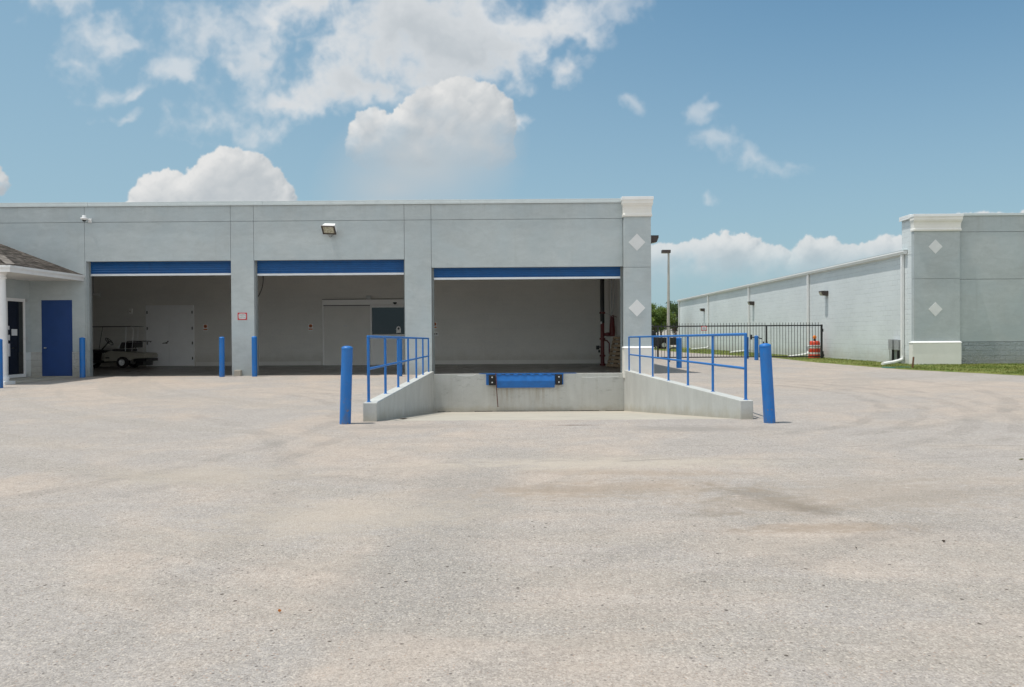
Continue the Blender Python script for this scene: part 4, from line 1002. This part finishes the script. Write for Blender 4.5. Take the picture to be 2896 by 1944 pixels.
    # roof and posts
    s=MB(); zt_=pz(716); s.box(q(70,900).x-.25,q(548,900).x,y0,y1,zt_-.035,zt_); s.build('canopy',M['canopy'],o,bevel=.02,seg=3)
    for yy in (y0+.06,y1-.06):
        s=MB(); s.tube([(q(478,900).x,yy,pz(1000)),(q(490,900).x,yy,zt_-.02)],.012,8); s.build('roof_post',M['alu'],o)
        s=MB(); s.tube([(q(550,900).x,yy,pz(1010)),(q(572,900).x,yy,pz(760)),(q(548,900).x,yy,zt_-.03)],.009,8); s.build('roof_post',M['alu'],o)
        s=MB(); s.tube([(q(90,900).x-.2,yy,FL+.7),(q(110,900).x-.1,yy,zt_-.02)],.012,8); s.build('roof_post',M['black'],o)
    # steering
    yc=y0+.32; c0=Vector((q(265,900).x,yc,pz(888))); s=MB()
    nrm=Vector((-.62,0,.0)).normalized(); nrm=Vector((.75,0,.66)); a1=Vector((-.66,0,.75)); a2=Vector((0,1,0))
    s.tube([c0+a1*(.19*math.cos(2*PI*i/20))+a2*(.19*math.sin(2*PI*i/20)) for i in range(21)],.018,8,caps=False)
    for i in range(3): t=2*PI*i/3; s.tube([c0,c0+a1*(.19*math.cos(t))+a2*(.19*math.sin(t))],.014,6)
    s.lathe(c0-Vector((0,0,.04)),[(.05,0),(.06,.03),(.05,.06)],12); w1=s.build('steering_wheel',M['black'],o)
    s=MB(); s.tube([c0,(q(180,900).x,yc,pz(980))],.025,8); s.build('steering_column',M['black'],w1)
cart()
# ------------------------------------------------------------------ right-hand building
AX=15.4; AY=30.36; A_=empty('annex_building',(18,31,.3),'grey storage building on the right with a long painted block side wall','building')
AE=74.0; EZ=4.62
s=MB(); s.box(AX,AX+.2,AY,AE,.0,EZ); s.build('side_wall',M['cmu'],A_)
s=MB(); s.box(AX-.01,AX+.3,AY-.05,AY+.95,EZ-.05,6.0); s.build('parapet_return',M['cmu_end'],A_)
s=MB(); s.box(AX-.11,AX+.32,AY+.12,AY+.98,6.003,6.10); s.box(AX-.11,AX-.06,AY+.12,AY+.98,5.93,6.0); s.build('return_flashing',M['white'],A_,bevel=.005)
PYA=30.2; PXA,PXB=X(2085,PYA,650),X(2190,PYA,650)
zA=Z(2190,785,AY)
jz1=Z(2260,529,AY); jz2=Z(2260,637,AY); jzb=Z(2260,780,AY); tz=Z(2260,492.5,AY)
s=MB(); s.box(PXB-.1,45,AY,AY+.2,jz1+.007,tz); s.box(PXB-.1,45,AY,AY+.2,jz2+.007,jz1-.007); s.box(PXB-.1,45,AY,AY+.2,jzb+.008,jz2-.007); s.build('front_wall',M['stucco_r'],A_)
s=MB(); s.box(PXB-.1,45,AY+.17,AY+.3,.3,tz-.1); s.build('joint_backing',M['joint'],A_)
s=MB(); s.box(PXB,45,AY-.02,AY+.2,.1,jzb-.008); s.build('block_plinth',M['split_r'],A_)
s=MB(); xx=PXB+.1
while xx<45: s.box(xx,xx+3.04,AY-.035-.003*(int(xx)%2),AY+.3,tz+.003,tz+.09+.005*(int(xx)%2)); xx+=3.05
s.build('coping',M['coping'],A_,bevel=.004)
s=MB(); s.box(44.7,45,AY,AE,.1,EZ); s.box(AX,45,AE,AE+.2,.1,EZ); s.build('rear_wall',M['stucco_r'],A_)
s=MB(); s.quad((AX-.16,AY+.95,EZ+.12),(30,AY+.95,EZ+1.0),(30,AE+.2,EZ+1.0),(AX-.16,AE+.2,EZ+.12)); s.quad((45.2,AY+.3,EZ+.12),(30,AY+.3,EZ+1.0),(30,AE+.2,EZ+1.0),(45.2,AE+.2,EZ+.12)); s.build('roof',M['coping'],A_)
pilaster(A_,PXA,PXB,PYA,AY+.03,.22,Z(2150,527,PYA),Z(2150,492,PYA)-.02,stm='stucco_r',dia=[(X(2134,PYA,563),Z(2134,563,PYA)),(X(2134,PYA,706),Z(2134,706,PYA))],halfd=.27,zblk=Z(2140,780,PYA),joint=Z(2140,636,PYA),blk=(.10,.02))
# eave gutter
s=MB(); gx=AX-.17; pr=[(gx+.14,EZ+.12),(gx,EZ+.12),(gx-.01,EZ+.08),(gx+.02,EZ+.02),(gx+.03,EZ-.02),(gx+.14,EZ-.02)]
s.prism([(a,AY+.50,b) for a,b in pr],(0,0,0),(0,AE+.3-AY-.5,0)); s.build('gutter',M['white'],A_)
s=MB(); s.box(gx-.004,AX-.005,AY+.48,AE+.3,EZ+.122,EZ+.15); s.build('drip_edge',M['coping'],A_)
s=MB(); s.box(gx+.14,AX,AY+.96,AE+.2,EZ-.06,EZ-.02); s.build('eave_board',M['white'],A_)
# downspouts (kick out over the lawn)
def downspout(y,kick):
    s=MB(); w2=.055; xc=AX-.075
    s.bar((xc,y,EZ-.02),(xc,y,.52),.11,.11)
    s.build('downspout',M['white'],A_,bevel=.01)
    s=MB(); pts=[Vector((xc,y,.58)),Vector((xc-.02,y-.02,.46)),Vector((xc-.16,y-.08,.40)),Vector((xc-kick*.5,y-.45*kick,.355)),Vector((xc-kick,y-.9*kick,.32))]
    s.tube(pts,[.066]*5,8); s.build('downspout_elbow',M['white'],A_)
for y,kk in ((31.15,1.35),(41.2,1.5),(51.7,1.6),(62.7,1.7)): downspout(y,kk)
s=MB(); s.bar((AX-.075,AE-.1,EZ),(AX-.075,AE-.1,.4),.11,.11); s.build('downspout',M['white'],A_)
for (x,y,lb) in ((1878,656,'dark wall light between the two nearest downspouts of the block wall'),(1713,683,'dark wall light beside the third downspout of the block wall'),(1602,699,'dark wall light farthest along the block wall')):
    # position along wall from its picture column
    u=(x*K-1461.7); yy=15.25*FPX/u
    wallpack(-1,AX,yy,3.48,lb,'dark wall lights')
# electric boxes
c=2560
def onwall(px_src): return (AX-.06)*FPX/(px_src-1461.7)
ya=onwall(2533); e=empty('electrical_boxes',(AX-.1,ya,.6),'pair of grey metal electrical boxes low on the block wall near the nearest downspout','electrical box')
s=MB(); s.box(AX-.20,AX,ya-.36,ya-.05,.80,1.22+.0); s.build('cabinet',M['steel'],e,bevel=.008)
s=MB(); s.box(AX-.24,AX,ya+.05,ya+.36,.82,1.24); s.build('cabinet',M['steel'],e,bevel=.008)
s=MB(); s.tube([(AX-.1,ya-.2,.80),(AX-.1,ya-.2,.3)],.05,10); s.tube([(AX-.12,ya+.2,.82),(AX-.12,ya+.2,.3)],.05,10); s.build('conduit',M['black'],e)
s=MB(); s.tube([(AX-.05,ya+.37,1.0),(AX-.08,ya+.55,.9),(AX-.05,ya+.6,.3)],.018,8); s.build('cable_pipe',M['steel'],e)
# stake, hose
gp=Vector((13.72,27.2,.24)); s=MB(); s.bar(gp+Vector((0,0,-.05)),gp+Vector((.05,0,.42)),.05,.03); s.bar(gp+Vector((-.012,0,.02)),gp+Vector((.012,0,.03)),.055,.02); tag(s.build('stake',M['brown']),'short brown wooden stake beside the downspout outlet on the grass','stake')
s=MB(); hp=[(12.9+.05*i+.12*math.sin(i*.9),27.6+.10*math.cos(i*1.4),.285) for i in range(18)]; s.tube(hp,.018,8); tag(s.build('garden_hose',M['hose']),'short length of green hose lying on the grass edge','hose')
# backflow pipe
yb=onwall(2335); o=empty('standpipe',(AX-.3,yb,.3),'grey pipe loop standing against the block wall right of the gate','standpipe')
s=MB(); z_=.88; s.tube([(AX-.35,yb-.05,.2),(AX-.35,yb-.05,z_-.08),(AX-.37,yb-.05,z_),(AX-.95,yb+.02,z_),(AX-.99,yb+.02,z_-.05),(AX-.99,yb+.02,z_-.24)],.042,10); s.build('pipe',M['steel'],o)
s=MB(); s.tube([(AX-.28,yb-.08,.2),(AX-.28,yb-.08,.62)],.05,10); s.tube([(AX-.28,yb-.08,.36),(AX-.28,yb-.08,.46)],.08,10); s.build('valve',M['black'],o)
# ------------------------------------------------------------------ gate
GY=38.3
def gate():
    gx0=5.2; gx1=X(2323.6/K,GY,800); zb_,zr_,zt_=.355,1.885,2.05; zlow=.36
    xm=X(2168/K,GY,800); xL=X(1860.6/K,GY,800)
    o=empty('security_gate',(gx1,GY,.24),'tall black picket gate across the drive between the two buildings','gate')
    for (a,b) in ((gx0,xm-.04),(xm+.04,gx1-.03)):
        s=MB(); s.box(a,b,GY-.02,GY+.02,zr_-.025,zr_+.035); s.build('top_rail',M['black'],o)
        s=MB(); s.box(a,b,GY-.02,GY+.02,zlow-.02,zlow+.035); s.build('bottom_rail',M['black'],o)
    xx=gx1-.16; i=0
    while xx>gx0 and i<64:
        if abs(xx-xm)>.07 and abs(xx-xL)>.05:
            s=MB(); s.box(xx-.0095,xx+.0095,GY-.0095,GY+.0095,zlow+.02,zt_-.03); 
            v=s.bm.verts
            p=[s.bm.verts.new(q) for q in ((xx-.0095,GY-.0095,zt_-.03),(xx+.0095,GY-.0095,zt_-.03),(xx+.0095,GY+.0095,zt_-.03),(xx-.0095,GY+.0095,zt_-.03),(xx,GY,zt_+.01))]
            for k in range(4): s.bm.faces.new((p[k],p[(k+1)%4],p[4]))
            s.build('picket',M['black'],o); i+=1
        xx-=.1445
    for xp,w2,zb2 in ((gx1,.042,.1),(xL,.04,.30)):
        s=MB(); s.box(xp-w2,xp+w2,GY-w2,GY+w2,zb2,zr_+.05); s.build('post',M['black'],o,bevel=.006)
    s=MB(); s.box(xm-.035,xm+.035,GY-.025,GY+.025,zlow-.03,zr_+.04); s.build('post',M['black'],o,bevel=.006)
    for z_ in (.55,1.65):
        s=MB(); s.tube([(gx1+.05,GY-.03,z_-.07),(gx1+.05,GY-.03,z_+.07)],.03,10); s.build('hinge',M['black'],o)
    s=MB(); s.bar((xm-.14,GY-.06,.82),(xm-.17,GY-.06,1.12),.05,.04); s.bar((xm-.02,GY-.06,.86),(xm-.0,GY-.06,1.10),.06,.05); s.box(xm-.30,xm-.14,GY-.10,GY-.05,.80,.90); s.build('latch',M['black'],o)
    xb=X(2125/K,GY,800); s=MB(); s.tube([(xb-.02,GY-.1,1.33),(xb+.2,GY-.25,1.32),(xb+.34,GY-.5,1.26)],.028,8); s.box(xb-.08,xb,GY-.15,GY-.03,1.22,1.46); s.build('gate_arm',M['black'],o)
gate()
c=at(1605.5,749.5,GY); sign(c.x,GY-.03,c.z,.27,.235,'small red-bordered white sign hanging on the black gate','red-bordered white warning signs',[('NO',.05,.045),('TRESPASSING',.0,.030),('KEEP OUT',-.05,.034)])
# hoop rack behind the gate
xa=X(1893/K,35.5,800); xb=X(1925/K,35.5,800)
s=MB(); pts=[(xa,35.5,.2),(xa,35.5,.75)]+[(xa+.16-.16*math.cos(t*PI/12),35.5,.75+.14*math.sin(t*PI/12)) for t in range(1,7)]+[(xb,35.5,.87)]
s.tube(pts,.035,10); s.tube([(xb,35.5,.87),(xb,35.5,.2)],.035,10); tag(s.build('pipe_hoop',M['black']),'low bent black pipe hoop standing behind the short blue bollard','pipe hoop')
# traffic drum
def drum():
    x,y=X(2304/K,39.15,800),39.15; z0=.24; o=empty('traffic_drum',(x,y,z0),'orange and white traffic drum with amber lamp behind the right end of the gate','traffic drum')
    s=MB(); s.lathe((x,y,z0),[(.31,0),(.31,.07),(.30,.08),(.30,.20),(.285,.21),(.285,.44),(.27,.45),(.27,.62),(.255,.63),(.25,.78),(.225,.86),(.20,.88)],32); s.build('body',M['drum'],o)
    for z_,h_,r_ in ((.285,.09,.288),(.575,.09,.273)):
        s=MB(); s.lathe((x,y,z0+z_-.06),[(r_,0),(r_+.001,h_*.5),(r_,h_)],32,caps=False); s.build('reflective_band',M['reflect'],o)
    s=MB(); s.lathe((x,y,z0+.10),[(.31,0),(.31,.03),(.302,.04)],32,caps=False); s.build('tyre_ring',M['drum'],o)
    s=MB(); s.box(x-.05,x+.05,y-.05,y+.05,z0+.88,z0+.98); l=s.build('battery_box',M['black'],o)
    s=MB(); prev=None; n=20; s.smooth=True
    for r_,t in [(.01,-.05),(.06,-.045),(.085,-.03),(.095,0),(.085,.03),(.06,.045),(.01,.05)]:
        ring=[s.bm.verts.new((x+r_*math.cos(2*PI*i/n),y+t,z0+1.07+r_*math.sin(2*PI*i/n))) for i in range(n)]
        if prev:
            for i in range(n): s.bm.faces.new((prev[i],prev[(i+1)%n],ring[(i+1)%n],ring[i]))
        prev=ring
    s.build('lens',M['amber'],o)
drum()
# ------------------------------------------------------------------ lamp post
def lamp():
    y=56.; x=X(1892.5/K,y,850); top=Z(1520,574,y)
    o=empty('street_lamp',(x,y,.24),'tall concrete lamp post with a dark shoebox lamp beyond the gate','street lamp')
    s=MB(); s.tube([(x-.06,y,.2),(x,y,top-.1)],[.125,.07],10); s.build('pole',M['pole'],o)
    s=MB(); s.box(x-.50,x+.12,y-.2,y+.2,top-.12,top+.10); s.box(x-.02,x+.06,y-.04,y+.04,top-.2,top-.12); h=s.build('lamp_head',M['bronze'],o,bevel=.02)
    s=MB(); s.box(x-.47,x-.05,y-.17,y+.17,top-.135,top-.121); s.build('lens',M['lens'],h)
lamp()
# ------------------------------------------------------------------ grass
gp=[(22,21.9),(18,22.0),(16,22.2),(14.85,22.97),(13.28,26.46),(12.93,34.16),(13.4,41.0),(12.25,48.2),(11.5,54.4),(11.1,63.8),(10.9,80)]
s=MB(); z_=.245
def edge(y):
    for (x0,y0),(x1,y1) in zip(gp[3:-1],gp[4:]):
        if y0<=y<=y1: return x0+(x1-x0)*(y-y0)/(y1-y0)
    return gp[-1][0]
ys=[22.97+i*.33 for i in range(int((80-22.97)/.33))]
edgex=[edge(y)+random.uniform(-.07,.07) for y in ys]
for i in range(len(ys)-1):
    xr=45 if ys[i]<AY+.1 else AX+.1
    za=lambda y: gz(y)+.035
    s.quad((edgex[i],ys[i],gz(ys[i])+.004),(edgex[i]+.25,ys[i],za(ys[i])),(edgex[i+1]+.25,ys[i+1],za(ys[i+1])),(edgex[i+1],ys[i+1],gz(ys[i+1])+.004))
    s.quad((edgex[i]+.25,ys[i],za(ys[i])),(xr,ys[i],za(ys[i])),(xr,ys[i+1],za(ys[i+1])),(edgex[i+1]+.25,ys[i+1],za(ys[i+1])))
s.quad((14.85,22.97,gz(22.97)+.004),(15.6,22.4,gz(22.4)+.004),(15.6,22.97,gz(22.97)+.035),(15.1,22.97,gz(22.97)+.035))
s.quad((15.6,22.4,gz(22.4)+.004),(45,21.6,gz(21.6)+.004),(45,22.97,gz(22.97)+.035),(15.6,22.97,gz(22.97)+.035))
tag(s.build('lawn',M['grass']),kind='structure')
bm=bmesh.new()
def blade(x,y,h):
    a=random.uniform(0,2*PI); w2=.012; dx,dy=math.cos(a)*w2,math.sin(a)*w2; l=.6*h; b=random.uniform(0,2*PI); z0=gz(y)+.03
    v=[bm.verts.new((x-dx,y-dy,z0)),bm.verts.new((x+dx,y+dy,z0)),bm.verts.new((x+math.cos(b)*l,y+math.sin(b)*l,z0+h))]; bm.faces.new(v)
nb=0
while nb<30000:
    y=random.uniform(23,30.4) if random.random()<.68 else random.uniform(30.4,64)
    e=edge(y); xr=24 if y<30.4 else AX-.02
    x=random.uniform(e-.02,xr)
    d=.5+.5*math.sin(x*2.1+math.sin(y*1.7)*2)*math.cos(y*1.3)
    if random.random()<.35+.65*d: blade(x,y,random.uniform(.02,.055)*(.7+.6*d)); nb+=1
me=bpy.data.meshes.new('grass'); bm.to_mesh(me); bm.free(); me.materials.append(M['grass']); o=bpy.data.objects.new('grass',me); COL.objects.link(o)
tag(o,kind='stuff',label='short patchy green grass along the right-hand building',cat='grass')
# ------------------------------------------------------------------ far background beyond the gate
def leafmat(name,c1,c2):
    m,N=mat(name,c1,.7,0,.3); P=N.pos(); n=N.noise(P,1.4,4,.6); q=N.noise(P,14,3,.6)
    N.put(N.b.inputs['Base Color'],N.mix(N.ss(N.math('ADD',N.math('MULTIPLY',n,.6),N.math('MULTIPLY',q,.4)),.38,.62),c1,c2)); return m
M['leaf']=leafmat('tree_leaves',(.06,.11,.02),(.20,.27,.05)); M['leaf2']=leafmat('dark_tree_leaves',(.035,.065,.02),(.08,.13,.035))
M['bark']=varied('bark',(.09,.065,.045),.9,amt=.3,scale=5,bump=.6)
def tree(x,y,hh,crown_r,cz,ntuft,label,lm='leaf',cat='tree'):
    o=empty('tree',(x,y,.24),label,cat,'trees beyond the gate')
    s=MB(); s.tube([(x,y,.1),(x+.05,y,hh*.3),(x-.05,y,hh*.5),(x,y,hh*.8)],[.11,.09,.07,.03],8)
    for k in range(9):
        a=random.uniform(0,2*PI); z0=hh*random.uniform(.35,.65); L_=crown_r*random.uniform(.6,.95)
        s.tube([(x,y,z0),(x+math.cos(a)*L_*.5,y+math.sin(a)*L_*.5,z0+L_*.35),(x+math.cos(a)*L_,y+math.sin(a)*L_,z0+L_*.75)],[.05,.03,.012],6)
    s.build('trunk',M['bark'],o)
    b=bmesh.new(); cl=[]
    for k in range(ntuft):
        while True:
            v=Vector((random.uniform(-1,1),random.uniform(-1,1),random.uniform(-1,1)))
            if .35<v.length<1: break
        cl.append((Vector((x+v.x*crown_r,y+v.y*crown_r,cz+v.z*(hh-cz)*random.uniform(.85,1.05))),random.uniform(.22,.42)*crown_r/1.6))
    for c,r_ in cl:
        for k in range(130):
            d=Vector((random.gauss(0,.5),random.gauss(0,.5),random.gauss(0,.42)))*r_; p=c+d; sz=random.uniform(.03,.065)*crown_r/1.5
            n=Vector((random.gauss(0,1),random.gauss(0,1),random.gauss(.6,1))).normalized(); t=n.orthogonal().normalized(); u=n.cross(t)
            b.faces.new([b.verts.new(p+t*sz*1.4),b.verts.new(p+u*sz*.7),b.verts.new(p-t*sz*1.4),b.verts.new(p-u*sz*.7)])
    me=bpy.data.meshes.new('crown'); b.to_mesh(me); b.free(); me.materials.append(M[lm]); c=bpy.data.objects.new('crown',me); COL.objects.link(c); c.parent=o; c.matrix_parent_inverse=Matrix.Translation(-o.location)
tree(X(1852/K,70,900),70,4.15,1.35,2.9,75,'left of two small trees with dense green crown beside the building corner')
tree(X(1870/K,71,900),71,4.0,1.25,2.9,70,'right of two small trees with dense green crown, just left of the lamp post')
tree(X(1909/K,92,900),92,5.5,1.6,3.6,70,'darker tree behind the lamp post near the end of the block wall','leaf2')
tree(25.3,124,7,2.6,3.6,60,'most distant dark tree, above the white roof beyond the gate','leaf2')
# far beige building with white roof
o=empty('distant_house',(24,104,.2),'far pale building with a bright white roof edge beyond the lamp post','building')
xh0=X(1846/K,104,900); s=MB(); s.box(xh0-20,27,104,112,.1,3.0); s.build('wall',M['trim'],o)
s=MB(); s.box(X(1902/K,103,900),27.4,103,112.4,Z(1535,730,103),Z(1535,721,103)); s.build('roof',M['white'],o,bevel=.1)
xw_=X(1906/K,104,900)
s=MB(); s.box(xw_,xw_+.45,103.95,104.01,1.9,2.7); s.box(xw_+.6,xw_+.75,103.95,104.01,1.9,2.7); s.build('window',M['glass'],o)
s=MB(); s.bar((X(1897/K,102,900),102,3.1),(X(1910/K,102,900),102,.3),.06,.06); s.bar((X(1906/K,102,900),102,3.3),(X(1921/K,102,900),102,.3),.06,.06); s.build('brace',M['bronze'],o)
# dark pickup parked beyond the gate
def car():
    y=66.; xr=X(1913/K,y,900); z0=.24
    o=empty('parked_pickup',(xr-2.4,y,z0),'black pickup truck parked beyond the gate under the small trees','pickup truck')
    out=[(0,.35),(0,.98),(-1.55,1.0),(-1.6,1.02),(-1.75,1.55),(-2.9,1.58),(-3.5,1.05),(-4.6,.95),(-4.75,.6),(-4.75,.35),(-4.25,.33),(-4.2,.6),(-3.95,.75),(-3.65,.6),(-3.6,.33),(-1.35,.33),(-1.3,.6),(-1.05,.75),(-.75,.6),(-.7,.35)]
    s=MB(); s.prism([(xr+a,y,z0+b) for a,b in out],(0,0,0),(0,1.8,0)); s.build('body',M['black'],o,bevel=.04)
    s=MB(); s.prism([(xr-1.85,y-.01,z0+1.06),(xr-1.95,y-.01,z0+1.48),(xr-2.8,y-.01,z0+1.50),(xr-3.3,y-.01,z0+1.06)],(0,0,0),(0,.01,0)); s.build('side_window',M['glass'],o)
    for xx in (xr-1.03,xr-3.93):
        for yy in (y-.02,y+1.6):
            s=MB(); s.tube([(xx,yy,z0+.36),(xx,yy+.22,z0+.36)],.36,20); wv=s.build('wheel',M['rubber'],o)
            s=MB(); s.tube([(xx,yy-.01,z0+.36),(xx,yy+.01,z0+.36)],.19,16); s.build('rim',M['steel'],wv)
    s=MB(); s.box(xr-.01,xr+.02,y+.1,y+.3,z0+.7,z0+.9); s.build('tail_light',M['red'],o)
car()
# small litter: leaf and a dark scrap on the lot
def gpt(x,y):
    d=Fv+Rv*((x*K-W/2)/FPX)+Uv*((H/2-y*K)/FPX); 
    t=(0-1.5)/d.z
    for _ in range(6): p=EYE+d*t; t=(gz(p.y)-1.5)/d.z
    return EYE+d*t
lm=varied('dry_leaf',(.65,.22,.05),.7); lk=varied('dark_leaf',(.06,.04,.025),.8)
def scrap(x,y,sz,m_,label,cat='leaf',name='fallen_leaf'):
    p=gpt(x,y); s=MB(); a=random.uniform(0,PI); c_,s_=math.cos(a),math.sin(a)
    pts=[(1,0,.004),(.5,.35,.012),(-.2,.4,.016),(-1,.05,.008),(-.3,-.35,.014),(.4,-.3,.01)]
    v=[s.bm.verts.new((p.x+sz*(u*c_-w2*s_),p.y+sz*(u*s_+w2*c_),p.z+.004+h)) for u,w2,h in pts]; c=s.bm.verts.new((p.x,p.y,p.z+.002))
    for i in range(6): s.bm.faces.new((v[i],v[(i+1)%6],c))
    tag(s.build(name,m_),label,cat,'bits of leaf on the lot')
scrap(638,1398,.011,lm,'tiny orange leaf on the pavement in the lower left of the lot')
scrap(2153,1238,.018,lk,'small dark leaf on the pavement at the lower right')
scrap(1953,1253,.016,lk,'small dark scrap left of the lower right leaf')
scrap(2330,1050,.03,M['grass'],'small green weed tuft at the right edge of the lot','weed','weed')
scrap(920,957,.10,lk,'dark leaf litter on the ramp slab at the foot of the left wing wall')
